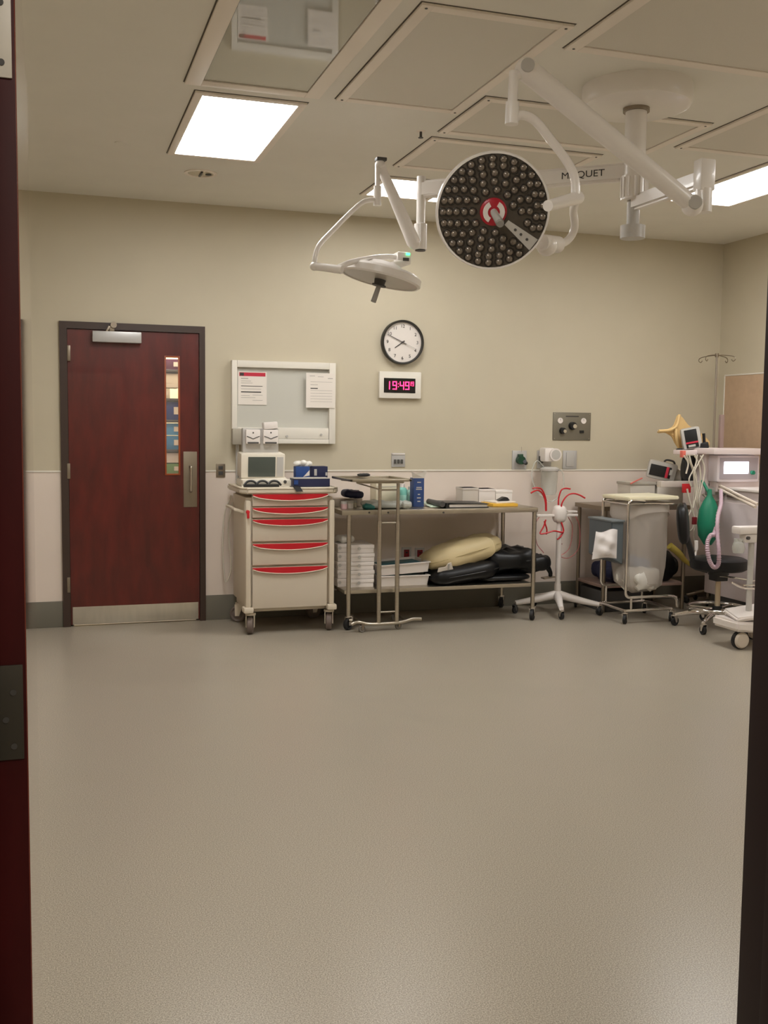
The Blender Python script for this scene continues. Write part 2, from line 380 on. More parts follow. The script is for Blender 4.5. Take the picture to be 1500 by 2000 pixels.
sbox(905, 926, mat('leaf_green', (110, 150, 90), .5), 'green box at the bottom of the narrow door window')
# ================================================================ CEILING FIXTURES
def fixture(name, label, cat, x0, x1, y0, y1, face, bez=.045, group=None, partname='lens', drop=.012, screws=False):
    t = thing(name, label, cat, ((x0+x1)/2, (y0+y1)/2, H), group=group)
    WP(t, 'shadow_gap', MB().box((x0-.006, y0-.006, H-.0015), (x1+.006, y1+.006, H+.002)), M_gap)
    f = MB(); a = .012
    for q in ((x0, x0+bez, y0, y1), (x1-bez, x1, y0, y1), (x0+bez, x1-bez, y0, y0+bez), (x0+bez, x1-bez, y1-bez, y1)):
        f.box((q[0], q[2], H-drop), (q[1], q[3], H-.001), .002)
    WP(t, 'frame', f, M_ceilf)
    WP(t, partname, MB().box((x0+bez+.003, y0+bez+.003, H-drop*.6), (x1-bez-.003, y1-bez-.003, H-.0014)), face)
    if screws:
        for xx in (x0+bez/2, x1-bez/2):
            for yy in (y0+bez/2, y1-bez/2): WP(t, 'screw', MB().cyl((xx, yy, H-drop-.002), (xx, yy, H-drop+.001), .006, seg=10), M_dgrey)
    return t
fixture('ceiling_light', 'lit square-looking ceiling light panel left of the surgical lamps, above the red door', 'ceiling light', .705, 1.26, 5.14, 6.36, M_lit, .04)
fixture('ceiling_light', 'lit ceiling light panel half hidden behind the smaller surgical lamp arm', 'ceiling light', 2.09, 2.545, 6.43, 6.99, M_lit, .035)
fixture('ceiling_light', 'narrow lit ceiling light just left of the big round lamp rim', 'ceiling light', 2.56, 3.05, 6.85, 7.02, M_lit, .03)
fixture('ceiling_light', 'lit ceiling light panel at right edge beside the doorway frame', 'ceiling light', 4.13, 4.68, 5.14, 6.4, M_lit, .035)
fixture('ceiling_light', 'unlit glossy ceiling light at the top mirroring the whiteboard', 'ceiling light', .64, 1.29, 3.2, 5.03, M_offlens, .075, drop=.014)
fixture('air_diffuser', 'large ceiling air panel between the unlit light and the lamp arm', 'vent', 1.375, 2.02, 3.8, 5.03, M_diff, .05, 'ceiling air panels', 'grille', screws=True)
fixture('air_diffuser', 'ceiling air panel at top right corner of the photo', 'vent', 2.1, 3.4, 2.9, 4.04, M_diff, .06, 'ceiling air panels', 'grille', screws=True)
fixture('air_diffuser', 'ceiling air panel behind the round white lamp mount', 'vent', 2.05, 3.34, 4.74, 5.38, M_diff, .05, 'ceiling air panels', 'grille', screws=True)
fixture('air_diffuser', 'ceiling air panel farther back, above the dark lamp face', 'vent', 2.055, 3.12, 5.49, 6.16, M_diff, .05, 'ceiling air panels', 'grille', screws=True)
fixture('air_diffuser', 'ceiling air panel at right edge beside the lamp mount', 'vent', 3.42, 4.1, 4.3, 5.2, M_diff, .05, 'ceiling air panels', 'grille', screws=True)
# two lit panels added out of view over the near room to brighten it
fixture('ceiling_light', 'added unseen light panel over the near left part of the room', 'ceiling light', .1, .6, 1.7, 2.9, M_lit, .035)
fixture('ceiling_light', 'added unseen light panel over the near right part of the room', 'ceiling light', 4.13, 4.68, 2.2, 3.4, M_lit, .035)
q = at(392, 338, Z=H)
t = thing('recessed_downlight', 'small round unlit downlight beyond the lit ceiling panel', 'ceiling light', q)
P(t, 'trim_ring', MB().lathe([(.105, 0), (.105, -.006), (.085, -.008), (.08, 0)], 32), M_ceilf)
P(t, 'reflector', MB().lathe([(.083, -.003), (.06, -.0045), (0, -.005)], 32), mat('pale_reflector', (215, 205, 185), .2, .5))
P(t, 'baffle', MB().box((-.006, -.06, -.012), (.006, .06, -.004)).cyl((.05, 0, -.01), (.05, 0, -.004), .02, seg=14), M_dgrey)
q = at(822, 256, Z=H)
t = thing('fire_sprinkler', 'small sprinkler head in the plain ceiling above the clock', 'sprinkler', q)
P(t, 'escutcheon', MB().lathe([(0, -.004), (.02, -.004), (.026, 0)], 20), M_ceilf)
P(t, 'nozzle', MB().cyl((0, 0, 0), (0, 0, -.03), .007, seg=10).cyl((0, 0, -.034), (0, 0, -.037), .014, seg=12), M_dgrey)
q = at(238, 279, Z=H)
solo('sprinkler_cover', MB().lathe([(0, H-.005), (.04, H-.005), (.042, H)], 24, (q.x, q.y, 0)), M_ceil, q, 'flat round sprinkler cover on the plain left ceiling', 'sprinkler')
# ================================================================ SURGICAL LAMPS
hub = at(1243, 212, Z=H-.095); R_ = 108/F_PX*hub.dot(fw)*1.0
R_ = 106/F_PX*((hub-Vector((0, 0, EYE))).dot(fw))
cm = thing('lamp_ceiling_mount', 'round white ceiling mount with column and arms carrying both surgical lamps', 'lamp mount', (hub.x, hub.y, H))
WP(cm, 'canopy', MB().lathe([(R_*1.0, H), (R_, H-.07), (R_*.97, H-.088), (R_*.9, H-.095), (0, H-.095)], 48, (hub.x, hub.y, 0)), M_lamp)
WP(cm, 'collar', MB().lathe([(.062, H-.095), (.062, H-.112), (.045, H-.112)], 28, (hub.x, hub.y, 0)), M_dsteel)
za = at(1243, 345, Y=hub.y).z; zb = at(1243, 392, Y=hub.y).z; zc = at(1236, 462, Y=hub.y).z
WP(cm, 'column', MB().cyl((hub.x, hub.y, H-.1), (hub.x, hub.y, za), .05, seg=28), M_lamp)
rb = MB().cyl((hub.x, hub.y, zb), (hub.x, hub.y, za), .062, seg=28)
for k in range(9):
    an = PI*.9+PI*k/8*1.1+.1; rb.box((hub.x+.062*math.cos(an)-.004, hub.y+.062*math.sin(an)-.004, zb+.01), (hub.x+.062*math.cos(an)+.004, hub.y+.062*math.sin(an)+.004, za-.01))
WP(cm, 'ribbed_hub', rb, M_lamp)
WP(cm, 'lower_joint', MB().cyl((hub.x, hub.y, zc+.03), (hub.x, hub.y, zb), .03, seg=16).cyl((hub.x, hub.y, zc-.01), (hub.x, hub.y, zc+.05), .058, seg=24), M_lgrey)
zarm = at(1150, 366, Y=4.75).z
p2 = at(822, 410, Y=5.1); p2z0 = at(822, 488, Y=5.1).z; p2z1 = at(822, 345, Y=5.1).z
def beam(mb, p, q, w_, h_, bev=.01):
    p = Vector(p); q = Vector(q); d = (q-p); L = d.length; t = bmesh.new(); bmesh.ops.create_cube(t, size=1)
    for v in t.verts: v.co = Vector((v.co.x*L, v.co.y*w_, v.co.z*h_))
    if bev: bmesh.ops.bevel(t, geom=t.edges[:], offset=bev, segments=3, affect='EDGES')
    Rm = d.to_track_quat('X', 'Z').to_matrix()
    for v in t.verts: v.co = Rm @ v.co + (p+q)/2
    mb._add(t); return mb
armA = Vector((hub.x, hub.y, zarm)); armB = Vector((p2.x, p2.y, zarm))
am = WP(cm, 'long_arm', beam(MB(), armA, armB, .05, .085, .012), M_lamp)
dv = (armA-armB).normalized(); ang = math.atan2(dv.y, dv.x)
nrm = Vector((dv.y, -dv.x, 0))
tp = at(1163, 369, Y=4.75); tt = (Vector((tp.x, tp.y, 0))-Vector((armB.x, armB.y, 0))).dot(Vector((dv.x, dv.y, 0)))
tc = armB + dv*tt + nrm*.0262; tc.z = zarm
lt = text(cm, 'lettering', 'MAQUET', .045, tc, (PI/2, 0, ang), M_ink, sx=1.15); lt.parent = am
# arm to the big lamp
YP = 3.85
q1 = at(1375, 360, Y=YP); z1a = at(1375, 312, Y=YP).z; z1b = at(1370, 415, Y=YP).z
zr = zb+.02-.03
WP(cm, 'short_arm', beam(MB(), (hub.x, hub.y, at(1243, 398, Y=hub.y).z), (q1.x, q1.y, at(1243, 398, Y=hub.y).z), .05, .07, .012), M_lamp)
# ---- lamp builder pieces
def spring_lamp_big():
    t = thing('surgical_lamp', 'big round surgical lamp, dark face of many lenses turned to the viewer', 'surgical lamp', (q1.x, q1.y, z1b), group='surgical lamps')
    WP(t, 'post', MB().box((q1.x-.036, q1.y-.03, q1.z-.03), (q1.x+.036, q1.y+.03, z1a), .008).cyl((q1.x, q1.y, z1b), (q1.x, q1.y, q1.z-.02), .036, seg=24), M_lamp)
    e0 = at(1352, 401, Y=YP-.05); e1 = at(1028, 136, Y=3.72)
    sa = MB().tube([e0, e0.lerp(e1, .25), e0.lerp(e1, .6), e1], 0, 18, 6, radii=[.034, .037, .041, .044]); sa.ball(e1, .045); sa.ball(e0, .046)
    s_ = WP(t, 'spring_arm', sa, M_lamp)
    d = (e1-e0).normalized(); n_ = d.cross(fw).normalized(); n_ = n_ if n_.z > 0 else -n_
    WP(s_, 'cover_ridge', MB().tube([e0.lerp(e1, .05)+n_*.033-fw*.004, e0.lerp(e1, .68)+n_*.037-fw*.006], .006, 8), M_white, 'bright ridge')
    WP(s_, 'end_cap', MB().cyl(e1-fw*.03, e1-fw*.047, .026, seg=24), M_lgrey)
    WP(s_, 'end_cap', MB().cyl(e0-fw*.03, e0-fw*.048, .028, seg=24), M_lgrey)
    c0 = at(1004, 150, Y=3.72); c1 = at(1001, 200, Y=3.72); c2 = at(999, 243, Y=3.72)
    WP(t, 'drop_tube', MB().cyl(e1, c0, .02, seg=14).cyl(c0+Vector((0, 0, .02)), c1, .019, seg=18).cyl(c1, c2, .026, seg=20), M_lamp)
    pts = [at(1002, 230, Y=3.72), at(1020, 225, Y=3.72), at(1045, 236, Y=3.72), at(1075, 272, Y=3.72), at(1105, 312, Y=3.72), at(1122, 345, Y=3.72), at(1124, 385, Y=3.72)]
    WP(t, 'yoke_tube', MB().tube(pts, .0175, 14, 6), M_lamp)
    g0 = at(1128, 386, Y=3.74); g1 = at(1070, 402, Y=3.56)
    WP(t, 'cross_tube', MB().cyl(g0, g1, .026, .021, 20).ball(g0, .027), M_lamp)
    hc = at(963, 413, Y=3.78); R = 113/F_PX*((hc-Vector((0, 0, EYE))).dot(fw))
    v = (Vector((0, 0, EYE))-hc).normalized()
    n = (v + .17*RT - .15*UP).normalized()         # face normal: at the viewer, slightly down and right
    WP(t, 'lower_yoke', MB().tube([g0, at(1120, 410, Y=3.86), at(1122, 445, Y=3.95), at(1108, 470, Y=3.96), at(1078, 482, Y=3.9)], .0165, 12, 6), M_lamp)
    WP(t, 'pivot', MB().cyl(at(1090, 478, Y=3.9), at(1058, 474, Y=3.84), .034, seg=20).ball(at(1068, 480, Y=3.86), .042), M_lamp)
    hd = WP(t, 'head_shell', MB().lathe([(0, -.075), (R*.45, -.07), (R*.85, -.045), (R*.985, -.02), (R*1.0, -.004), (R*.985, .006), (R*.955, .006), (R*.955, 0)], 56, hc, n), M_lamp)
    WP(hd, 'lens_plate', MB().lathe([(R*.955, .002), (0, .003)], 56, hc, n), M_ledface, 'dark plate')
    Q = n.to_track_quat('Z', 'Y').to_matrix(); ax = Q@Vector((1, 0, 0)); ay = Q@Vector((0, 1, 0))
    # image-aligned axes on the face
    ax = (RT - n*RT.dot(n)).normalized(); ay = n.cross(ax)
    lm = MB().lathe([(.0185, 0), (.0185, .0035), (.0162, .004), (.0142, .001), (.0126, .003), (.0085, .008), (0, .0105)], 14)
    bm = lm.bm; bmesh.ops.recalc_face_normals(bm, faces=bm.faces[:]); me = bpy.data.meshes.new('lens'); bm.to_mesh(me); bm.free()
    me.materials.append(M_leddk); me.materials.append(M_led)
    for p in me.polygons:
        p.use_smooth = True; p.material_index = 1 if p.center.to_2d().length < .0128 else 0
    hw = hc-t.location; bar_a = -.66
    for rr, cn in ((.36, 11), (.5, 16), (.64, 20), (.765, 25), (.872, 29)):
        for k in range(cn):
            a = 2*PI*(k+.5*(cn % 2))/cn
            df = (a-bar_a+PI) % (2*PI)-PI
            if abs(df)*rr < .14 and rr > .3: continue
            o = bpy.data.objects.new('lens', me); C.objects.link(o); o.parent = hd
            o.location = hw + (ax*math.cos(a)+ay*math.sin(a))*rr*R + n*.003; o.rotation_euler = Q.to_euler()
    bd = ax*math.cos(bar_a)+ay*math.sin(bar_a); bp = n.cross(bd)
    br = MB().prism([hc+bd*R*.3+bp*R*.05+n*.004, hc+bd*R*.3-bp*R*.05+n*.004, hc+bd*R*.93-bp*R*.115+n*.004, hc+bd*R*.93+bp*R*.115+n*.004], n*.006)
    bb = WP(t, 'button_bar', br, M_lgrey, 'grey bar with three buttons')
    for f_ in (.5, .63, .77): WP(bb, 'button', MB().cyl(hc+bd*R*f_+n*.01, hc+bd*R*f_+n*.0125, .0055, seg=12), M_dgrey)
    hb = WP(t, 'handle_hub', MB().lathe([(R*.235, .003), (R*.235, .012), (R*.2, .018), (0, .018)], 32, hc, n), mat('hub_red', (168, 22, 40), .35), 'red ring')
    for s2 in (0, PI):
        aa = MB(); ps = []
        for k in range(13):
            a = s2+1.57+math.radians(-62+124*k/12)+PI/2; ps.append(hc+(ax*math.cos(a)+ay*math.sin(a))*R*.19+n*.0185)
        for k in range(13):
            a = s2+1.57+math.radians(62-124*k/12)+PI/2; ps.append(hc+(ax*math.cos(a)+ay*math.sin(a))*R*.105+n*.0185)
        aa.prism(ps, n*.003); WP(hb, 'white_arc', aa, M_white, 'white arc')
    gd = (n*1.0+.12*RT-.35*UP).normalized()
    gg = WP(t, 'sterile_handle', MB().cyl(hc+n*.015, hc+n*.015+gd*.1, .014, .016, 20), M_lgrey)
    WP(gg, 'handle_tip', MB().cyl(hc+n*.015+gd*.1, hc+n*.015+gd*.112, .0165, .014, 20), M_grey)
spring_lamp_big()
def spring_lamp_small():
    Y = 5.1
    t = thing('surgical_lamp', 'smaller surgical lamp seen edge-on above the round clock, face down', 'surgical lamp', (p2.x, p2.y, p2z0), group='surgical lamps')
    WP(t, 'post', MB().cyl((p2.x, p2.y, at(822, 436, Y=Y).z), (p2.x, p2.y, p2z1), .023, seg=20).cyl((p2.x, p2.y, p2z0), (p2.x, p2.y, at(822, 438, Y=Y).z), .034, seg=24), M_lamp)
    WP(t, 'post_cap', MB().cyl((p2.x, p2.y, p2z0-.006), (p2.x, p2.y, p2z0), .027, seg=20), M_dgrey)
    e0 = at(808, 474, Y=Y-.06); e1 = at(742, 322, Y=4.98)
    sa = MB().tube([e0, e0.lerp(e1, .3), e0.lerp(e1, .7), e1], 0, 16, 5, radii=[.036, .032, .026, .022]); sa.ball(e0, .034).ball(e1, .026)
    s_ = WP(t, 'spring_arm', sa, M_lamp)
    WP(s_, 'end_cap', MB().box(e1+Vector((-.022, -.022, .018)), e1+Vector((.03, .02, .034)), .003), M_dgrey, 'dark cap')
    c1 = at(737, 400, Y=4.95)
    WP(t, 'drop_tube', MB().cyl(e1-Vector((.012, 0, .0)), c1+Vector((0, 0, .08)), .013, seg=14).cyl(c1+Vector((0, 0, .09)), c1-Vector((0, 0, .005)), .019, seg=18), M_lamp)
    g = at(614, 520, Y=4.95)
    WP(t, 'yoke_tube', MB().tube([at(735, 390, Y=4.95), at(712, 393, Y=4.95), at(690, 410, Y=4.95), at(655, 445, Y=4.95), at(625, 477, Y=4.95), at(616, 500, Y=4.95), g], .0125, 12, 6), M_lamp)
    WP(t, 'cross_tube', MB().ball(g, .022).cyl(g, at(668, 527, Y=4.85), .0185, .02, 18), M_lamp)
    WP(t, 'lower_yoke', MB().tube([at(655, 526, Y=4.87), at(680, 514, Y=4.9), at(715, 506, Y=5.0), at(750, 502, Y=5.1), at(784, 503, Y=5.15)], .0145, 12, 6), M_lamp)
    a = at(777, 491, Y=5.1); b = at(803, 516, Y=5.1)
    bx = WP(t, 'pivot_box', MB().box((a.x, 5.1, b.z), (b.x, 5.17, a.z), .006), M_lamp)
    k = at(797, 496, Y=5.098)
    WP(bx, 'indicator', MB().box((k.x-.01, 5.096, k.z-.006), (k.x+.01, 5.1, k.z+.005)), M_grnled, 'green light')
    k = at(793, 506, Y=5.098)
    WP(bx, 'keypad', MB().box((k.x-.016, 5.096, k.z-.009), (k.x+.016, 5.1, k.z+.006)), M_dgrey, 'dark keypad')
    hc = at(743, 545, Y=5.05); R = 80/F_PX*((hc-Vector((0, 0, EYE))).dot(fw))
    # the disc tips down to the right and shows a sliver of its underside
    n = (-UP*1.0 - RT*.23 + fw*.05).normalized(); n = (n.normalized()); 
    n = Vector(n)
    hd = WP(t, 'head_shell', MB().lathe([(0, -.085), (R*.4, -.08), (R*.55, -.06), (R*.9, -.045), (R*.99, -.03), (R, 0), (R*.96, .008), (R*.93, .006), (R*.93, 0)], 56, hc, n), M_lamp)
    WP(hd, 'lens_plate', MB().lathe([(R*.935, .003), (0, .003)], 56, hc, n), mat('pale_lens_plate', (186, 180, 172), .35), 'pale underside')
    gg = WP(t, 'handle_hub', MB().cyl(hc, hc+n*.035, .03, .026, 20).cyl(hc+n*.03, hc+n*.036, .036, .036, 22), M_dgrey, 'dark hub')
    WP(gg, 'sterile_handle', MB().cyl(hc+n*.036, hc+n*.036+(n-.1*RT+.05*UP).normalized()*.085, .012, .014, 18), M_grey)
    WP(t, 'neck', MB().cyl(hc-n*.05, at(790, 512, Y=5.13), .024, .02, 18), M_lamp)
spring_lamp_small()
# ================================================================ WALL ITEMS
# wall clock
c = at(784, 669, Y=Y1)
t = thing('wall_clock', 'round white wall clock with black rim', 'clock', (c.x, Y1, c.z))
Rk = .172
P(t, 'rim', MB().lathe([(Rk*.9, 0), (Rk, 0), (Rk, -.045), (Rk*.97, -.052), (Rk*.925, -.05), (Rk*.91, -.03), (Rk*.9, -.028)], 56, (0, 0, 0), (0, 1, 0)), mat('clock_rim', (38, 36, 32), .35))
P(t, 'dial', MB().lathe([(Rk*.915, -.026), (0, -.026)], 48, (0, 0, 0), (0, 1, 0)), mat('dial_white', (224, 216, 208), .4))
for k in range(1, 13):
    a = PI/2-k*PI/6; rr = Rk*.72
    text(t, 'numeral', str(k), .036, (c.x+rr*math.cos(a), Y1-.0275, c.z+rr*math.sin(a)), FRONT, M_ink)
def hand(ang, L, w_, yy, mm, back=.25, nm='hand'):
    a = PI/2-math.radians(ang); d = Vector((math.cos(a), 0, math.sin(a))); s_ = Vector((-d.z, 0, d.x))
    o = Vector((0, yy, 0))
    P(t, nm, MB().prism([o-d*L*back-s_*w_, o-d*L*back+s_*w_, o+d*L+s_*w_*.6, o+d*L-s_*w_*.6], (0, -.0015, 0)), mm)
hand(7*30+49*.5, Rk*.46, .0045, -.030, M_ink, nm='hour_hand')
hand(49*6, Rk*.8, .0033, -.033, M_ink, nm='minute_hand')
hand(19*6, Rk*.75, .001, -.036, M_grey, nm='second_hand')
P(t, 'cap', MB().cyl((0, -.028, 0), (0, -.04, 0), .008, seg=14), M_ink)
# digital clock
a = at(741, 725, Y=Y1-.03); b = at(822, 779, Y=Y1-.03)
t = thing('digital_clock', 'white framed digital clock with red digits below the round clock', 'clock', ((a.x+b.x)/2, Y1, b.z))
WP(t, 'case', MB().box((a.x, Y1-.035, b.z), (b.x, Y1, a.z), .006), M_whitef)
e = at(750, 738, Y=Y1-.036); g = at(811, 768, Y=Y1-.036)
WP(t, 'display', MB().box((e.x, Y1-.0375, g.z), (g.x, Y1-.034, e.z)), mat('display_black', (14, 12, 12), .2))
def seg7(mb, ch, x, z, w_, h_, y):
    S = {'1': 'bc', '9': 'abcdfg', '4': 'bcfg'}[ch]; th = w_*.2; hh = h_/2
    B = dict(a=((0, h_-th), (w_, h_)), g=((0, hh-th/2), (w_, hh+th/2)), d=((0, 0), (w_, th)), b=((w_-th, hh), (w_, h_)), c=((w_-th, 0), (w_, hh)), f=((0, hh), (th, h_)), e=((0, 0), (th, hh)))
    for s_ in S: (x0, z0), (x1, z1) = B[s_]; mb.box((x+x0, y-.001, z+z0), (x+x1, y, z+z1))
dg = MB(); dw = (g.x-e.x); dx = e.x+dw*.07; dz = g.z+(e.z-g.z)*.22; dh = (e.z-g.z)*.56
for ch, ox in (('1', -.015), ('9', .2), ('4', .43), ('9', .6)): seg7(dg, ch, dx+dw*ox, dz, dw*.135, dh, Y1-.0378)
for zz in (.3, .65): dg.box((dx+dw*.375, Y1-.0388, dz+dh*zz), (dx+dw*.395, Y1-.0378, dz+dh*zz+.008))
for ch, ox in (('1', .74), ('9', .83)): seg7(dg, ch, dx+dw*ox-.005, dz+dh*.48, dw*.07, dh*.52, Y1-.0378)
WP(t, 'digits', dg, M_ledred, 'red lit digits')
# whiteboard (framed, seen slightly proud of the wall)
a = at(453, 703, Y=Y1-.06); b = at(655, 867, Y=Y1-.06); bx0, bx1, bz0, bz1 = a.x, b.x, b.z, a.z
t = thing('whiteboard', 'white framed whiteboard on the wall above the drawer cart', 'whiteboard', ((bx0+bx1)/2, Y1, bz0))
f = MB(); fy = Y1-.06
for q in ((bx0, bx0+.04, bz0, bz1), (bx1-.05, bx1, bz0, bz1), (bx0+.04, bx1-.05, bz1-.05, bz1), (bx0+.04, bx1-.05, bz0, bz0+.035)):
    f.box((q[0], fy, q[2]), (q[1], Y1, q[3]), .004)
WP(t, 'frame', f, M_whitef)
WP(t, 'board', MB().box((bx0+.03, Y1-.03, bz0+.02), (bx1-.04, Y1-.001, bz1-.04)), M_board)
WP(t, 'tray', MB().box((bx0+.042, Y1-.058, bz0+.036), (bx1-.052, Y1-.028, bz0+.12), .006), M_whitef)
for px, py in ((560, 852), (627, 849)):
    k = at(px, py, Y=Y1-.06); WP(t, 'knob', MB().cyl((k.x, Y1-.066, k.z), (k.x, Y1-.057, k.z), .009, seg=14), M_lgrey)
def sheet(name, label, p0, p1, y, lines, head):
    a = at(*p0, Y=y); b = at(*p1, Y=y)
    t = thing(name, label, 'paper', ((a.x+b.x)/2, y, b.z), group='papers on the whiteboard')
    WP(t, 'page', MB().box((a.x, y-.0012, b.z), (b.x, y+.0002, a.z)), M_paper)
    w_ = b.x-a.x; h_ = a.z-b.z
    if head: WP(t, 'red_heading', MB().box((a.x+.04*w_, y-.002, a.z-.14*h_), (b.x-.05*w_, y-.0011, a.z-.03*h_)), M_inkred, 'red heading bar'); WP(t, 'mark', MB().box((a.x+.06*w_, y-.0024, a.z-.13*h_), (a.x+.2*w_, y-.0019, a.z-.04*h_)), M_ink)
    pr = MB(); dk = MB()
    for u0, u1, v, th, dark in lines: (dk if dark else pr).box((a.x+u0*w_, y-.002, a.z-v*h_-th), (a.x+u1*w_, y-.0011, a.z-v*h_))
    WP(t, 'faint_print', pr, M_inkl); WP(t, 'bold_print', dk, M_ink)
sheet('notice_sheet', 'paper with red heading at the left of the whiteboard', (465, 725), (521, 791), Y1-.034,
      [(.1, .35, .2, .006, 0), (.1, .45, .28, .003, 0), (.1, .5, .34, .003, 0), (.1, .85, .43, .004, 1), (.1, .8, .52, .003, 0), (.1, .8, .6, .008, 1), (.1, .4, .72, .003, 0), (.5, .85, .7, .003, 0), (.1, .6, .78, .003, 0), (.5, .85, .86, .003, 0)], True)
sheet('notice_sheet', 'plain white paper hanging over the right edge of the whiteboard', (598, 728), (654, 797), Y1-.064,
      [(.12, .3, .08, .004, 0), (.4, .6, .1, .003, 0), (.75, .92, .14, .005, 0), (.15, .9, .25, .002, 0), (.15, .4, .33, .003, 0), (.15, .4, .43, .007, 1), (.15, .9, .5, .002, 0), (.15, .9, .58, .002, 0), (.15, .9, .66, .002, 0), (.15, .9, .74, .002, 0), (.15, .9, .82, .002, 0)], False)
# plates and outlets
def plate(name, label, cat, p0, p1, mm, y=Y1-.008, extra=None, group=None):
    a = at(*p0, Y=y); b = at(*p1, Y=y)
    t = thing(name, label, cat, ((a.x+b.x)/2, Y1, b.z), group=group)
    WP(t, 'plate', MB().box((a.x, y, b.z), (b.x, Y1, a.z), .002), mm)
    if extra: extra(t, a, b, y)
    return t
def ex_outlet(t, a, b, y):
    cx, w_ = (a.x+b.x)/2, b.x-a.x
    for zz in (.3, .7):
        z = b.z+(a.z-b.z)*zz
        o = WP(t, 'socket', MB().box((cx-w_*.25, y-.003, z-.014), (cx+w_*.25, y, z+.014), .002), M_dgrey)
        WP(o, 'slot', MB().box((cx-.007, y-.0036, z-.006), (cx-.005, y-.0028, z+.006)).box((cx+.005, y-.0036, z-.006), (cx+.007, y-.0028, z+.006)), M_black)
plate('wall_outlet', 'grey outlet plate between the red door and the drawer cart', 'outlet', (422, 906), (440, 932), M_dsteel, extra=ex_outlet)
def ex_switch(t, a, b, y):
    for k in range(3):
        x = a.x+(b.x-a.x)*(.25+.25*k)
        WP(t, 'switch', MB().box((x-.009, y-.009, (a.z+b.z)/2-.028), (x+.009, y, (a.z+b.z)/2+.005), .002), M_dgrey)
    WP(t, 'top_strip', MB().box((a.x+.004, y-.006, a.z-.012), (b.x-.004, y, a.z-.003), .001), M_white, 'white strip')
plate('switch_plate', 'grey three-gang switch plate on the wall above the steel table', 'switch', (765, 885), (791, 912), M_alu, extra=ex_switch)
def ex_red(t, a, b, y):
    cx = (a.x+b.x)/2; w_ = b.x-a.x; h_ = a.z-b.z
    o = WP(t, 'red_receptacle', MB().box((cx-w_*.28, y-.004, b.z+h_*.15), (cx+w_*.28, y, a.z-h_*.15), .003), mat('socket_red', (128, 20, 30), .4), 'dark red receptacle')
    WP(o, 'slot', MB().box((cx-.009, y-.005, b.z+h_*.3), (cx+.009, y-.0038, b.z+h_*.38)).box((cx-.009, y-.005, b.z+h_*.62), (cx+.009, y-.0038, b.z+h_*.7)), M_black)
plate('wall_outlet', 'red outlet under the table, nearer the white boxes', 'outlet', (785, 1069), (803, 1099), M_lgrey, extra=ex_red, group='red outlets under the table')
plate('wall_outlet', 'red outlet under the table, beside the cream pillow', 'outlet', (811, 1070), (829, 1098), M_lgrey, extra=ex_red, group='red outlets under the table')
def ex_gas(t, a, b, y):
    w_ = b.x-a.x; h_ = a.z-b.z
    def pt(u, v): return a.x+u*w_, a.z-v*h_
    for u, v, r in ((.18, .3, .024), (.8, .3, .024)):
        x, z = pt(u, v); g = WP(t, 'gauge', MB().cyl((x, y-.006, z), (x, y, z), r, seg=20), M_white, 'white gauge'); WP(g, 'needle', MB().box((x-.001, y-.0075, z), (x+.001, y-.0058, z+r*.7)), M_black)
    for u, v, r, mm in ((.5, .48, .03, M_green), (.24, .66, .024, M_black)):
        x, z = pt(u, v); g = WP(t, 'valve_knob', MB().cyl((x, y-.03, z), (x, y, z), r, r*1.15, 20), M_black); WP(g, 'chrome_cap', MB().cyl((x+.01, y-.034, z-.004), (x+.01, y-.029, z-.004), r*.6, seg=16), M_chrome)
    x, z = pt(.76, .7); WP(t, 'port', MB().box((x-.02, y-.004, z-.01), (x+.02, y, z+.012)), M_black)
    x, z = pt(.5, .14); WP(t, 'printed_strip', MB().box((x-.06, y-.001, z-.005), (x+.06, y, z+.004)), M_ink)
    for u in (.04, .96):
        for v in (.06, .94): x, z = pt(u, v); WP(t, 'screw', MB().cyl((x, y-.002, z), (x, y, z), .004, seg=8), M_chrome)
plate('gas_control_panel', 'grey steel gas control panel with knobs and gauges on the back wall', 'control panel', (1081, 805), (1153, 860), mat('panel_grey', (128, 122, 108), .4, .4), extra=ex_gas)
def ex_green(t, a, b, y):
    cx, cz = (a.x+b.x)/2, (a.z+b.z)/2
    g = WP(t, 'green_fitting', MB().cyl((cx, y-.05, cz), (cx, y, cz), .034, seg=18).box((cx-.02, y-.04, cz), (cx+.016, y, cz+.05), .004), mat('dark_green', (24, 66, 44), .4), 'green fitting')
    WP(g, 'lever', MB().cyl((cx+.02, y-.06, cz-.01), (cx+.045, y-.03, cz-.025), .016, seg=12), M_black)
    WP(t, 'stem', MB().cyl((cx+.01, y-.015, a.z-.01), (cx+.01, y-.015, a.z+.03), .003, seg=8), M_chrome)
plate('gas_outlet', 'steel gas outlet plate with a green fitting, leftmost of three beside the steel table', 'gas outlet', (1001, 880), (1028, 917), M_alu, extra=ex_green)
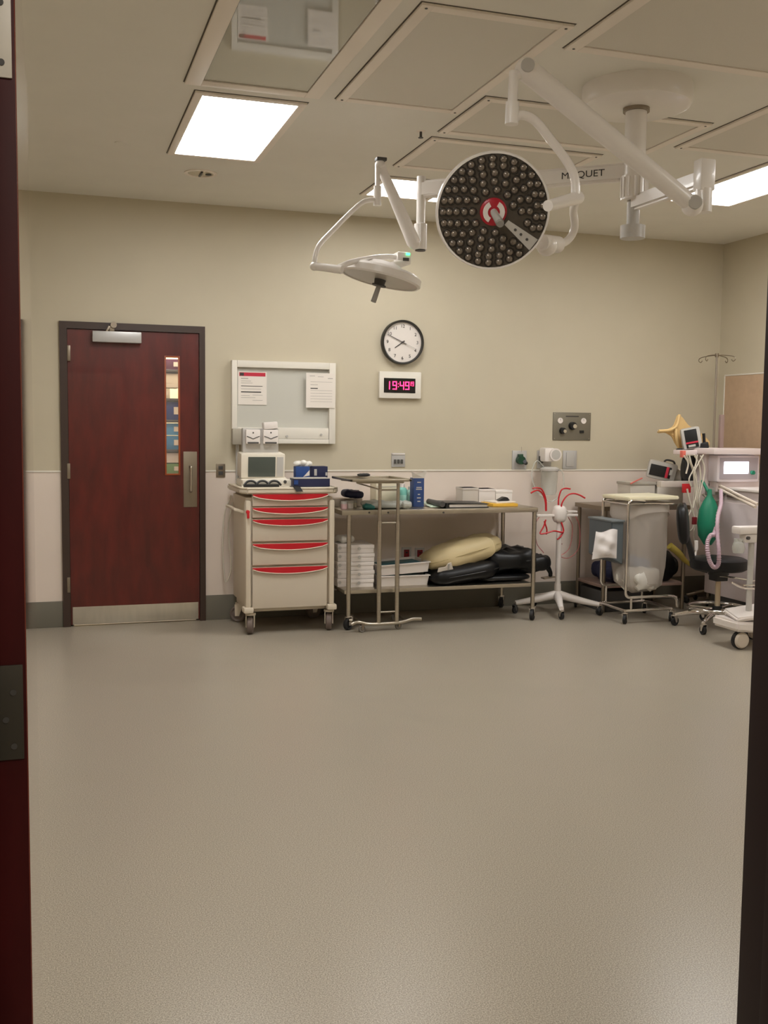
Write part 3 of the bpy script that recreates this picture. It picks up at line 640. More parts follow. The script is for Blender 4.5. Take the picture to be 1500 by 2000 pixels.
def ex_reg(t, a, b, y):
    cx, cz = (a.x+b.x)/2, (a.z+b.z)/2
    r = at(1074, 888, Y=7.6)
    g = WP(t, 'regulator', MB().box((r.x-.045, 7.6, r.z-.06), (r.x+.05, y, r.z+.055), .018).cyl((r.x+.045, 7.58, r.z), (r.x+.045, 7.62, r.z), .052, seg=24), M_white, 'white regulator')
    WP(g, 'gauge_face', MB().cyl((r.x+.045, 7.577, r.z), (r.x+.045, 7.581, r.z), .04, seg=24), M_lgrey)
    WP(t, 'canister', MB().lathe([(0, r.z-.33), (.05, r.z-.33), (.062, r.z-.3), (.072, r.z-.13), (.075, r.z-.125)], 24, (r.x+.0, 7.6, 0)), M_clear, 'clear canister')
    WP(t, 'canister_lid', MB().lathe([(0, r.z-.1), (.05, r.z-.1), (.078, r.z-.115), (.078, r.z-.13), (0, r.z-.13)], 24, (r.x, 7.6, 0)), M_lgrey)
    WP(t, 'fitting', MB().box((a.x+.01, y-.03, cz-.03), (a.x+.04, y, cz+.03), .004), M_dgrey)
    WP(t, 'suction_tube', MB().tube([(r.x-.05, 7.6, r.z-.1), (r.x-.13, 7.58, r.z-.05), (r.x-.17, 7.58, r.z-.16), (r.x-.12, 7.57, r.z-.3), (r.x, 7.56, r.z-.38), (r.x+.1, 7.56, r.z-.3), (r.x+.11, 7.57, r.z-.16), (r.x+.05, 7.58, r.z-.1)], .005, 8), M_clear)
plate('gas_outlet', 'steel outlet plate with white regulator and clear suction canister above the white stand', 'gas outlet', (1050, 880), (1076, 915), M_alu, extra=ex_reg)
def ex_blank(t, a, b, y):
    WP(t, 'socket', MB().box((a.x+.03, y-.005, b.z+.02), (b.x-.03, y, a.z-.015), .003), M_lgrey)
plate('wall_plate', 'steel wall plate with pale centre, rightmost of three above the white stand', 'wall plate', (1100, 880), (1126, 916), M_alu, extra=ex_blank)
# tan board on the right wall
ta = at(1420, 735, X=X1)
t = thing('pin_board', 'large tan board on the right wall behind the anaesthesia machine', 'board', (X1, 7.2, 1.2))
WP(t, 'face', MB().box((X1-.018, 6.3, 1.2), (X1, ta.y, ta.z), .003), M_tan)
WP(t, 'edge_strip', MB().box((X1-.022, 6.3, ta.z), (X1, ta.y+.01, ta.z+.012), .002).box((X1-.022, ta.y, 1.2), (X1, ta.y+.01, ta.z), .002), M_whitef)
# ================================================================ DRAWER CART
cx0, cx1, cy0, cy1 = 1.285, 1.975, 7.1, 7.63
t = thing('drawer_cart', 'beige drawer cart with five red curved drawer pulls', 'medical cart', (1.63, 7.36, 0))
ct = t
WP(t, 'body', MB().box((cx0+.03, cy0+.02, .2), (cx1-.03, cy1, .97), .008), M_cart)
for x in (cx0+.02, cx1-.065):
    WP(t, 'corner_column', MB().box((x+.004, cy0-.012, .19), (x+.045, cy0+.06, .95), .018), M_cart)
    WP(t, 'column_foot', MB().box((x-.01, cy0-.03, .155), (x+.06, cy0+.07, .195), .012), M_cart)
ZT = 1.035
top = MB().prism([(cx0-.01, cy0+.02, ZT-.04), (cx0+.03, cy0-.028, ZT-.04), (cx1-.03, cy0-.028, ZT-.04), (cx1+.01, cy0+.02, ZT-.04), (cx1+.01, cy1+.02, ZT-.04), (cx0-.01, cy1+.02, ZT-.04)], (0, 0, .04), .01)
WP(t, 'top', top, M_cart)
WP(t, 'top_rim', MB().tube([(cx0+.035, cy0-.025, ZT-.002), (cx1-.035, cy0-.025, ZT-.002), (cx1, cy0+.02, ZT-.002), (cx1, cy1, ZT-.002), (cx0, cy1, ZT-.002), (cx0, cy0+.02, ZT-.002), (cx0+.035, cy0-.025, ZT-.002)], .007, 8, smooth=False), M_cart)
dzs = [(964, 989), (990, 1011), (1013, 1057), (1060, 1103), (1106, 1187)]
for i, (pa, pb) in enumerate(dzs):
    za, zb_ = at(565, pa, Y=cy0-.01).z, at(565, pb, Y=cy0-.01).z
    xa, xb = at(493, 1080, Y=cy0-.01).x, at(639, 1080, Y=cy0-.01).x
    d = WP(t, 'drawer', MB().box((xa, cy0-.012, zb_+.003), (xb, cy0+.02, za-.002), .004), M_cartd)
    hh = .047; ps = [(xa, cy0-.03, za-.004), (xb, cy0-.03, za-.004)]
    for k in range(15):
        u = k/14; ps.append((xb-(xb-xa)*u, cy0-.03, za-.012-(hh-.012)*math.sin(PI*u)**.6))
    h = WP(d, 'red_pull', MB().prism(ps, (0, .02, 0), .002), M_red, 'red curved drawer pull')
    ps2 = []
    for k in range(15):
        u = k/14; ps2.append(Vector((xb-(xb-xa)*u, cy0-.028, za-.014-(hh-.012)*math.sin(PI*u)**.6)))
    WP(h, 'lip', MB().tube(ps2, .004, 6, 2), M_cart)
k = at(484, 1000, Y=cy0-.02)
WP(t, 'lock', MB().cyl((k.x, cy0-.03, k.z), (k.x, cy0-.01, k.z), .013, seg=14).box((k.x-.008, cy0-.034, k.z-.045), (k.x+.01, cy0-.028, k.z+.005), .003), M_redd, 'red lock tag')
for (x, y, yw) in ((1.35, 7.13, 1.3), (1.925, 7.13, 1.3), (1.345, 7.6, -.4), (1.925, 7.6, .3)):
    caster(t, (x, y, 0), .06, mat('caster_tread', (110, 96, 88), .6), yw, M_cart, top=.16)
WP(t, 'base_skirt', MB().box((cx0+.05, cy0+.06, .15), (cx1-.05, cy1-.02, .21), .01), M_cart)
WP(t, 'side_handle', MB().tube([(cx0+.03, 7.2, .86), (cx0-.03, 7.2, .88), (cx0-.03, 7.55, .88), (cx0+.03, 7.55, .86)], .011, 10, smooth=False), M_cart)
WP(t, 'power_cord', MB().tube([(1.3, 7.62, .95), (1.25, 7.64, .8), (1.24, 7.64, .5), (1.26, 7.64, .3), (1.3, 7.63, .42), (1.28, 7.64, .7), (1.31, 7.62, .9)], .006, 8), M_cable)
bp = at(461, 850, Y=7.6)
WP(t, 'accessory_pole', MB().cyl((bp.x+.012, 7.62, .8), (bp.x+.012, 7.62, bp.z+.04), .012, seg=12), M_lgrey)
gb = MB().box((bp.x-.035, 7.55, bp.z-.07), (bp.x+.035, 7.615, bp.z+.05), .01)
WP(t, 'accessory_box', gb, mat('warm_grey', (172, 164, 148), .5), 'grey box on the pole')
# -- monitor / defibrillator on the cart
YM = 7.36
a = at(470, 886, Y=YM); b = at(556, 944, Y=YM)
t = thing('defibrillator_monitor', 'beige patient monitor with dark screen on top of the drawer cart', 'medical monitor', ((a.x+b.x)/2, YM+.1, ZT), (0, 0, 0))
th = -.09
mo = MB().box((a.x, YM, ZT+.055), (b.x, YM+.16, a.z), .012, rot=(.08, 0, 0), piv=((a.x+b.x)/2, YM, ZT))
WP(t, 'housing', mo, mat('monitor_beige', (226, 218, 202), .4))
sa_ = at(484, 892, Y=YM); sb_ = at(537, 931, Y=YM)
sc_ = WP(t, 'screen', MB().box((sa_.x, YM-.006, sb_.z), (sb_.x, YM+.002, sa_.z), .003, rot=(.08, 0, 0), piv=((a.x+b.x)/2, YM, ZT)), M_screen, 'dark green grey screen')
WP(t, 'button_strip', MB().box((sb_.x+.012, YM-.005, sb_.z), (b.x-.014, YM+.0, sa_.z), .003, rot=(.08, 0, 0), piv=((a.x+b.x)/2, YM, ZT)), M_lgrey)
WP(t, 'foot', MB().prism([(a.x-.01, YM-.1, ZT), (b.x+.02, YM-.1, ZT), (b.x+.02, YM-.09, ZT+.03), (b.x, YM+.02, ZT+.07), (a.x+.01, YM+.02, ZT+.06), (a.x-.01, YM-.09, ZT+.012)], (0, 0, .001)).box((a.x-.005, YM-.1, ZT), (b.x+.03, YM+.16, ZT+.05), .012), mat('monitor_beige', (226, 218, 202), .4))
bk = MB()
for k in range(3):
    xx = a.x+.05+k*.085; bk.tube([(xx-.05, YM-.13, ZT+.012), (xx-.02, YM-.12, ZT+.04), (xx+.02, YM-.12, ZT+.04), (xx+.05, YM-.13, ZT+.012)], .008, 8)
WP(t, 'cable_loops', bk.box((a.x+.0, YM-.14, ZT), (b.x-.07, YM-.105, ZT+.02), .004), M_black, 'black cable loops')
WP(t, 'dial', MB().cyl((b.x-.02, YM-.105, ZT+.035), (b.x-.02, YM-.08, ZT+.035), .012, seg=14), M_dgrey)
a = at(474, 836, Y=7.44); b = at(544, 883, Y=7.44)
m2 = WP(t, 'module_panel', MB().box((a.x, 7.44, b.z-.03), (b.x, 7.5, a.z), .008), M_lgrey, 'light grey upright panel')
WP(t, 'panel_support', MB().box((a.x+.05, 7.5, ZT), (b.x-.05, 7.52, a.z-.05), .004), M_grey)
for u0, u1 in ((479, 507), (513, 542)):
    p_ = at(u0, 839, Y=7.43); q_ = at(u1, 867, Y=7.43)
    md = WP(m2, 'module', MB().box((p_.x, 7.4, q_.z), (q_.x, 7.44, p_.z), .008), M_white, 'white module')
    mx = (p_.x+q_.x)/2; zz = (p_.z+q_.z)/2
    v_ = MB()
    v_.tube([(p_.x+.006, 7.399, zz+.004), (mx-.02, 7.399, zz-.006), (mx, 7.399, zz-.014), (mx+.02, 7.399, zz-.006), (q_.x-.006, 7.399, zz+.004)], .003, 6)
    v_.box((p_.x+.012, 7.397, q_.z+.002), (q_.x-.012, 7.402, q_.z+.014), .002).cyl((mx, 7.398, p_.z-.022), (mx, 7.401, p_.z-.022), .006, seg=10)
    WP(t, 'slot_marks', v_, M_dgrey)
p_ = at(514, 824, Y=7.43); q_ = at(541, 837, Y=7.43)
solo('dispenser_box', MB().box((p_.x, 7.4, at(527, 838, Y=7.43).z), (q_.x, 7.48, p_.z), .008, rot=(0, -.08, 0)), M_white, ((p_.x+q_.x)/2, 7.44, q_.z), 'small white box on top of the right white monitor module', 'box')
# -- navy boxes and wipes on the cart
a = at(569, 934, Y=7.2); b = at(643, 948, Y=7.2)
t = thing('navy_tray', 'flat navy tray box at the front right of the drawer cart top', 'box', ((a.x+b.x)/2, 7.25, ZT))
h_ = a.z-ZT-.002
WP(t, 'box', MB().box((a.x+.012, 7.18, ZT+.002), (b.x, 7.3, a.z), .004), M_navy)
WP(t, 'top_edge', MB().box((a.x+.012, 7.178, a.z-.004), (b.x, 7.3, a.z+.002), .001), M_lgrey)
WP(t, 'label_patch', MB().box((a.x+.015, 7.176, ZT+.02), (a.x+.045, 7.181, a.z-.014)), M_blue)
a = at(606, 911, Y=7.45); b = at(640, 934, Y=7.45)
t = thing('navy_carton', 'upright navy carton behind the navy tray on the drawer cart', 'box', ((a.x+b.x)/2, 7.5, ZT))
WP(t, 'box', MB().box((a.x, 7.45, ZT+.001), (b.x, 7.56, a.z), .003), M_navy)
WP(t, 'label_patch', MB().box((a.x+.03, 7.446, b.z+.02), (a.x+.05, 7.451, a.z-.02)).box((b.x-.018, 7.446, b.z+.02), (b.x-.004, 7.451, b.z+.045)), M_lgrey)
a = at(578, 908, Y=7.36); b = at(605, 934, Y=7.36)
t = thing('tissue_box', 'blue box with white tissue puffing out of its top, on the drawer cart', 'box', ((a.x+b.x)/2, 7.4, ZT))
WP(t, 'box', MB().box((a.x, 7.36, ZT+.001), (b.x, 7.44, a.z-.012), .003), M_blue)
WP(t, 'white_flash', MB().prism([(b.x-.05, 7.3585, b.z+.01), (b.x-.002, 7.3585, b.z+.02), (b.x-.002, 7.3585, b.z+.06), (b.x-.03, 7.3585, b.z+.03)], (0, .002, 0)), M_paper)
tt_ = MB(); rnd = random.Random(3)
for k in range(7):
    tt_.ball((a.x+.012+k*.0165, 7.4+rnd.uniform(-.02, .02), a.z+rnd.uniform(-.004, .018)), .026, 1, 1, .8, 10)
WP(t, 'tissue', tt_, M_cloth, 'white tissue')
a = at(576, 946, Y=7.06); b = at(590, 960, Y=7.06)
solo('black_strap', MB().prism([(a.x-.01, 7.07, ZT+.009), (a.x+.04, 7.07, ZT+.009), (b.x+.006, 7.054, b.z), (b.x-.04, 7.054, b.z)], (0, -.004, 0)).prism([(a.x-.012, 7.175, ZT+.006), (a.x+.035, 7.175, ZT+.006), (a.x+.04, 7.07, ZT+.009), (a.x-.01, 7.07, ZT+.009)], (0, 0, .004)), M_black, (a.x, 7.07, ZT), 'black strap hanging over the front edge of the drawer cart top', 'strap')
# ================================================================ STEEL TABLE
tx0, tx1, ty0, ty1, tz = 2.0, 3.555, 7.07, 7.68, .872
t = thing('steel_table', 'long stainless steel work table on casters with a lower shelf', 'table', (2.78, 7.38, 0))
WP(t, 'tabletop', MB().box((tx0, ty0, tz-.035), (tx1, ty1, tz), .005), M_steel)
WP(t, 'lower_shelf', MB().box((tx0+.03, ty0+.02, .262), (tx1-.02, ty1-.02, .29), .005), M_steel)
for x, y in ((2.06, 7.09), (3.535, 7.09), (2.06, 7.66), (3.535, 7.66)):
    WP(t, 'leg', MB().cyl((x, y, .1), (x, y, tz-.03), .0165, seg=18), M_steel)
    caster(t, (x, y, 0), .042, M_rubber, .9 if x > 3 else .5, M_chrome)
for x in (2.42, 3.0):
    pass
for px in (721, 758, 866):
    k = at(px, 1001, Y=7.07); WP(t, 'bolt', MB().cyl((k.x, 7.064, k.z), (k.x, 7.072, k.z), .007, seg=10), M_dgrey)
ZS = .29
def carton(label, x0, x1, y0, y1, z0, z1, group):
    t = thing('white_carton', label, 'box', ((x0+x1)/2, (y0+y1)/2, z0), group=group)
    WP(t, 'base', MB().box((x0+.004, y0+.004, z0), (x1-.004, y1-.004, z1-.02), .002), M_white)
    WP(t, 'lid', MB().box((x0, y0, z1-.03), (x1, y1, z1-.002), .003), M_white)
    WP(t, 'thumb_notch', MB().cyl(((x0+x1)/2-.02, y0-.001, z1-.03), ((x0+x1)/2-.02, y0+.002, z1-.03), .012, seg=14), M_lgrey)
names = ['bottom', 'second from the bottom', 'middle', 'second from the top', 'top']
ys = [at(705, p, Y=7.2).z for p in (1150, 1134, 1119, 1104, 1087, 1070)]
for i in range(5):
    carton(f'white carton in the taller stack beside the table leg, {names[i]} one', at(682, 1100, Y=7.2).x, at(731, 1100, Y=7.2).x+(.004 if i % 2 else 0), 7.2, 7.5, ZS+i*.0635, ZS+(i+1)*.0635, 'white cartons right of the table leg')
    carton(f'white carton half hidden behind the drawer cart, {names[i]} one', 2.1-.08, at(679, 1100, Y=7.25).x, 7.25, 7.52, ZS+i*.064, ZS+(i+1)*.064, 'white cartons beside the drawer cart')
solo('crumpled_wrap', MB().pillow((2.1, 7.36, ZS+.345), (.12, .14, .05), (0, 0, .3), noise=.2, seed=4), M_cloth, (2.1, 7.36, ZS+.32), 'crumpled white wrap on top of the cartons beside the drawer cart', 'wrapping')
# shallow white tubs
def tub(label, p0, p1, rot, inner, dz=0):
    a = at(*p0, Y=7.2); b = at(*p1, Y=7.2)
    cx = (a.x+b.x)/2; w_ = (b.x-a.x); h_ = .075
    t = thing('plastic_tub', label, 'tub', (cx, 7.34, dz), rot, 'white tubs under the table')
    o = MB().prism([(-w_/2+.012, -.14, 0), (w_/2-.012, -.14, 0), (w_/2, -.15, h_), (-w_/2, -.15, h_)], (0, .004, 0)).prism([(-w_/2+.012, .14, 0), (w_/2-.012, .14, 0), (w_/2, .15, h_), (-w_/2, .15, h_)], (0, .004, 0))
    o.box((-w_/2+.01, -.14, 0), (w_/2-.01, .14, .005)).prism([(-w_/2+.012, -.14, 0), (-w_/2+.016, -.14, 0), (-w_/2+.004, -.15, h_), (-w_/2, -.15, h_)], (0, .29, 0)).prism([(w_/2-.012, -.14, 0), (w_/2-.016, -.14, 0), (w_/2-.004, -.15, h_), (w_/2, -.15, h_)], (0, .29, 0))
    P(t, 'tub', o, M_white)
    P(t, 'rim', MB().box((-w_/2-.006, -.158, h_-.006), (w_/2+.006, -.148, h_+.004), .002).box((-w_/2-.006, .148, h_-.006), (w_/2+.006, .158, h_+.004), .002).box((-w_/2-.008, -.158, h_-.006), (-w_/2+.002, .158, h_+.004), .002).box((w_/2-.002, -.158, h_-.006), (w_/2+.008, .158, h_+.004), .002), M_white)
    P(t, 'folded_contents', MB().box((-w_/2+.03, -.13, .008), (w_/2-.03, .13, h_-.008), .01), inner)
tub('lower white tub on the shelf between the cartons and the black cushions', (741, 1130), (837, 1150), (0, 0, 0), M_teal, ZS)
tub('upper white tub, tilted on top of the lower one beside the black cushions', (741, 1110), (838, 1130), (0, -.05, .02), mat('teal_dark', (40, 100, 110), .5), ZS+.09)
# cushions and pillow
def cushion(name, label, cat, c, size, rot, m_, seam=None, seed=1, e=.5, noise=.12, group=None):
    t = thing(name, label, cat, c, rot, group)
    P(t, 'cover', MB().pillow((0, 0, 0), size, noise=noise, seed=seed, e=e), m_)
    if seam:
        ps = []
        f = lambda u: math.copysign(abs(u)**e, u)
        for k in range(33):
            a = 2*PI*k/32; ps.append((f(math.cos(a))*size[0]/2*1.0, f(math.sin(a))*size[1]/2*1.0, 0))
        P(t, 'seam', MB().tube(ps, .004, 6, 1), seam)
    return t
p = at(898, 1122, Y=7.28)
cushion('black_cushion', 'long wedge shaped black vinyl cushion under the cream pillow', 'cushion', (p.x, 7.3, ZS+.085), (.58, .42, .155), (0, -.13, .05), M_vinyl, M_black, 2)
p = at(990, 1115, Y=7.3)
cushion('black_cushion', 'thick black vinyl cushion at the right end of the lower table shelf', 'cushion', (p.x-.01, 7.36, ZS+.155), (.46, .38, .19), (0, -.04, -.05), M_vinyl, M_black, 5, noise=.2)
p = at(970, 1136, Y=7.3)
cushion('black_pad', 'flat black pad beneath the thick black cushion', 'cushion', (p.x+.02, 7.36, ZS+.03), (.46, .4, .06), (0, 0, .03), M_vinyl, None, 6, noise=.05, e=.4)
p = at(1040, 1102, Y=7.25)
t = cushion('arm_rest_pad', 'small black padded arm rest poking past the right table leg', 'cushion', (p.x+.01, 7.3, p.z), (.3, .2, .13), (0, -.1, 0), M_vinyl, None, 9, noise=.1)
k1 = at(1063, 1095, Y=7.25)-Vector((p.x+.01, 7.3, p.z)); k2 = at(1078, 1122, Y=7.25)-Vector((p.x+.01, 7.3, p.z)); k3 = at(1078, 1131, Y=7.25)-Vector((p.x+.01, 7.3, p.z))
P(t, 'strap', MB().tube([(k1.x-.02, 0, k1.z+.02), (k1.x+.02, 0, k1.z-.02), (k2.x, 0, k2.z), (k3.x, 0, k3.z)], .016, 8, radii=[.03, .028, .018, .016]), M_vinyl)
P(t, 'buckle', MB().box((k3.x-.07, -.03, k3.z-.014), (k3.x+.03, .03, k3.z-.002), .003), M_dsteel, 'metal buckle')
p = at(906, 1082, Y=7.26)
cushion('cream_pillow', 'cream vinyl pillow lying slanted on the black cushions', 'pillow', (p.x, 7.34, p.z-.0), (.64, .40, .2), (-.12, -.24, .04), M_pillow, mat('pillow_seam', (190, 172, 128), .5), 3, e=.55, noise=.14)
a = at(873, 1110, Y=7.1)
t = thing('paper_tag', 'white folded paper tag on the corner of the cream pillow', 'paper', (a.x, 7.12, a.z), (.3, -.15, 0))
P(t, 'sheet', MB().prism([(-.07, 0, -.022), (.012, 0, -.022), (.022, 0, -.04), (.06, 0, -.03), (.042, 0, .04), (.015, 0, .036), (-.005, 0, .012), (-.062, 0, .012)], (0, -.003, 0)), M_paper)
P(t, 'fold', MB().prism([(.012, -.003, -.022), (.022, -.003, -.04), (.03, -.003, .03), (.015, -.003, .03)], (0, -.003, 0)), M_lgrey)
# ================================================================ ON THE STEEL TABLE
def tp_(px, y): return at(px, 980, Y=y).x
x0, x1 = tp_(704, 7.4), tp_(741, 7.4)
t = thing('white_box', 'pale box standing behind the wheeled tray stand on the table', 'box', ((x0+.13), 7.5, tz))
WP(t, 'carton', MB().box((tp_(734, 7.45), 7.45, tz+.001), (tp_(774, 7.45), 7.6, at(750, 943, Y=7.45).z), .005), mat('pale_card', (222, 212, 186), .6))
WP(t, 'flap_line', MB().box((tp_(734, 7.45)+.004, 7.448, at(750, 950, Y=7.45).z), (tp_(774, 7.45)-.004, 7.4505, at(750, 951, Y=7.45).z)), M_lgrey)
def bottle(label, px, y, r, ph, mm, capm, neck=.3):
    x = at(px, 960, Y=y).x; zt = at(px, ph, Y=y).z; h = zt-tz
    t = thing('bottle', label, 'bottle', (x, y, tz))
    P(t, 'body', MB().lathe([(0, .001), (r*.9, .001), (r, .01), (r, h*.72), (r*.8, h*.8), (r*.45, h*.84), (0, h*.84)], 24), mm)
    P(t, 'cap', MB().lathe([(r*.5, h*.83), (r*.5, h*.98), (r*.42, h), (0, h)], 20), capm)
    P(t, 'label_band', MB().lathe([(r*1.01, h*.15), (r*1.015, h*.16), (r*1.015, h*.5), (r*1.01, h*.51)], 24), mat('pale_teal', (160, 210, 200), .5))
bottle('teal bottle with white cap on the table beside the tall blue carton', 785, 7.35, .04, 944, M_teal, M_white)
bottle('slim clear teal bottle touching the tall blue carton', 800, 7.42, .026, 950, mat('clear_teal', (150, 205, 190), .2, alpha=.7), M_lgrey)
xa, xb = at(808, 980, Y=7.28).x, at(828, 980, Y=7.28).x; za = at(818, 934, Y=7.28).z
t = thing('tall_carton', 'tall narrow blue carton with open white top flaps on the table', 'box', ((xa+xb)/2, 7.32, tz))
WP(t, 'carton', MB().box((xa, 7.28, tz+.001), (xb, 7.37, za), .002), mat('carton_blue', (40, 66, 116), .5))
WP(t, 'flap', MB().prism([(xa-.01, 7.28, za+.0), (xb+.005, 7.28, za), (xb+.008, 7.27, at(818, 920, Y=7.28).z), (xa+.0, 7.26, at(818, 925, Y=7.28).z), (xa-.03, 7.26, at(818, 919, Y=7.28).z)], (0, .002, 0)), M_paper, 'white flap')
WP(t, 'flap', MB().prism([(xb+.001, 7.28, za), (xb+.001, 7.37, za), (xb+.02, 7.37, za+.05), (xb+.02, 7.28, za+.05)], (.002, 0, 0)), M_paper, 'white flap')
pr = MB()
for v, w_ in ((.86, .5), (.68, .7), (.62, .8), (.44, .3), (.32, .5), (.2, .4)):
    zc_ = tz+(za-tz)*v; cxx = (xa+xb)/2; pr.box((cxx-w_*.03, 7.2785, zc_-.004), (cxx+w_*.03, 7.281, zc_+.003))
WP(t, 'print', pr, M_lgrey, 'pale lines of print')
solo('plastic_wrap_bundle', MB().pillow((at(752, 988, Y=7.2).x, 7.2, tz+.027), (.36, .14, .052), (0, .06, .1), noise=.35, seed=12).pillow((at(790, 986, Y=7.16).x, 7.18, tz+.028), (.1, .1, .05), (0, 0, .4), noise=.3, seed=2), mat('foggy_plastic', (178, 180, 172), .3), (2.3, 7.2, tz), 'crumpled foggy plastic packet lying in front of the bottles on the table', 'packet')
solo('teal_pouch', MB().pillow((at(722, 990, Y=7.14).x, 7.16, tz+.021), (.09, .08, .04), noise=.2, seed=8), mat('pouch_teal', (50, 120, 116), .4), (2.2, 7.14, tz), 'small dark teal pouch at the left end of the plastic packet', 'pouch')
solo('face_mask', MB().pillow((at(688, 973, Y=7.35).x, 7.35, tz+.1), (.16, .12, .06), (0, .1, 0), noise=.15, seed=6), M_navy, (2.1, 7.35, tz+.07), 'dark navy rounded pouch propped on small white items at the left end of the table', 'pouch')
for i, (px, dx, lab, mm) in enumerate(((672, .05, 'small pinkish bottle at the far left end of the table beside the cart', mat('pinkish', (206, 170, 170), .5)), (686, .06, 'small white jar, second item from the left end of the table', M_white), (698, .05, 'small cream tub in front of the navy pouch on the table', mat('cream_tub', (216, 206, 186), .5)))):
    x = at(px, 985, Y=7.2).x
    t = thing('small_jar', lab, 'jar', (x, 7.2+.05*i, tz))
    P(t, 'pot', MB().lathe([(0, .001), (dx*.48, .001), (dx*.5, .04), (0, .04)], 18), mm)
    P(t, 'lid', MB().lathe([(dx*.52, .038), (dx*.52, .055), (0, .056)], 18), M_lgrey)
solo('jar_tray', MB().box((2.02, 7.42, tz+.0005), (2.26, 7.55, tz+.062), .006), mat('tray_taupe', (150, 136, 120), .5), (2.14, 7.48, tz), 'taupe tray box behind the small jars at the left end of the table', 'box')
xa = at(832, 985, Y=7.3).x; xb = at(872, 985, Y=7.3).x
solo('paper_sheets', MB().prism([(xa, 7.2, tz+.003), (xb+.02, 7.2, tz+.003), (xb+.05, 7.5, tz+.012), (xa+.02, 7.5, tz+.02)], (0, 0, .004)), mat('mint_paper', (206, 222, 200), .6), (xa, 7.3, tz), 'loose pale green papers between the blue carton and the black binder', 'paper')
xa, xb = at(872, 990, Y=7.15).x, at(953, 990, Y=7.15).x
t = thing('ring_binder', 'black ring binder lying closed with white pages on the steel table', 'binder', ((xa+xb)/2, 7.28, tz))
WP(t, 'cover', MB().box((xa, 7.13, tz+.001), (xb, 7.42, tz+.006), .001).box((xa-.03, 7.13, tz+.03), (xb, 7.42, tz+.035), .001, rot=(0, .03, 0)).box((xa-.01, 7.13, tz+.001), (xa+.006, 7.42, tz+.036), .002), M_black)
WP(t, 'pages', MB().box((xa+.02, 7.14, tz+.006), (xb-.01, 7.41, tz+.027), .001), M_paper, 'white pages')
WP(t, 'ring_spine', MB().cyl((xa-.04, 7.13, tz+.03), (xa-.04, 7.42, tz+.03), .022, seg=14), M_dgrey)
# white file rack with three boxes
for i, (pa, pb, h0, mm) in enumerate(((903, 935, 953, mat('file_grey', (198, 190, 180), .6)), (935, 968, 955, M_white), (968, 1001, 958, mat('file_white', (232, 226, 220), .5)))):
    xa, xb = at(pa, 970, Y=7.5).x, at(pb, 970, Y=7.5).x
    lab = ['greyish file box, left of three in a row at the back of the table', 'white file box, middle of three in a row at the back of the table', 'white file box, right of three, above the yellow pad'][i]
    t = thing('file_box', lab, 'box', ((xa+xb)/2, 7.55, tz), group='file boxes at the back of the table')
    zt = at(pa, h0, Y=7.5).z
    WP(t, 'carton', MB().box((xa+.002, 7.5, tz+.001), (xb-.002, 7.64, zt), .004), mm)
    WP(t, 'lid_edge', MB().box((xa, 7.497, zt-.02), (xb-.001, 7.643, zt-.0), .003), mm)
xa, xb = at(953, 985, Y=7.3).x, at(1001, 985, Y=7.3).x
solo('yellow_pad', MB().box((xa, 7.2, tz+.001), (xb, 7.44, tz+.022), .003), M_ypad, (xa, 7.3, tz), 'yellow pad in front of the file boxes on the table', 'notepad')
solo('white_forms', MB().box((xa+.03, 7.24, tz+.023), (xb-.004, 7.44, tz+.034), .002, rot=(0, -.02, .1)), M_paper, (xa, 7.3, tz+.023), 'white forms on top of the yellow pad', 'paper')
k = at(985, 981, Y=7.3)
solo('black_clip', MB().prism([(k.x-.05, 7.3, tz+.038), (k.x+.05, 7.3, tz+.038), (k.x+.03, 7.3, tz+.062), (k.x+.005, 7.3, tz+.068)], (0, .06, 0), .003), M_black, (k.x, 7.3, tz+.037), 'black wedge shaped clip on the white forms above the yellow pad', 'clip')
# ================================================================ TRAY STAND (mayo)
t = thing('tray_stand', 'steel tray stand on casters with two uprights in front of the steel table', 'tray stand', (2.32, 7.03, 0))
ux0, ux1, uy = 2.262, 2.4, 7.0
zt = at(740, 940, Y=uy).z
for x in (ux0, ux1): WP(t, 'upright', MB().cyl((x, uy, .06), (x, uy, zt-.01), .0125, seg=16).cyl((x, uy, .06), (x, uy, at(740, 1018, Y=uy).z), .0165, seg=16), M_steel)
for py, r in ((957, .006), (1021, .008), (1195, .007)):
    z = at(755, py, Y=uy).z; WP(t, 'crossbar', MB().cyl((ux0, uy, z), (ux1, uy, z), r, seg=12), M_steel)
TY0, TY1 = 6.82, 7.3
tz0 = zt+.005
tr = MB(); trp = [at(664, 931, Y=7.2), at(800, 937, Y=6.8)]
tx_0, tx_1 = 1.985, 2.44
tr.box((tx_0+.02, TY0+.02, tz0), (tx_1-.02, TY1-.02, tz0+.004))
for q in ((tx_0, tx_0+.022, TY0, TY1), (tx_1-.022, tx_1, TY0, TY1), (tx_0, tx_1, TY0, TY0+.022), (tx_0, tx_1, TY1-.022, TY1)):
    tr.box((q[0], q[2], tz0+.002), (q[1], q[3], tz0+.02), .004)
WP(t, 'tray', tr, M_steel)
WP(t, 'tray_frame', MB().tube([(ux0, uy, zt), (tx_0+.1, uy+.06, zt-.002), (tx_0+.06, TY1-.05, zt-.002), (tx_1-.05, TY1-.05, zt-.002), (tx_1-.05, TY0+.04, zt-.002), (tx_0+.06, TY0+.04, zt-.002), (ux0, uy, zt-.06)], .006, 8, smooth=False), M_steel)
bs = MB().tube([(2.05, 6.98, .06), (2.1, 6.98, .075), (2.18, 6.99, .055), (2.3, 7.0, .05), (2.44, 7.0, .055), (2.52, 6.99, .075), (2.585, 6.98, .075)], .013, 12)
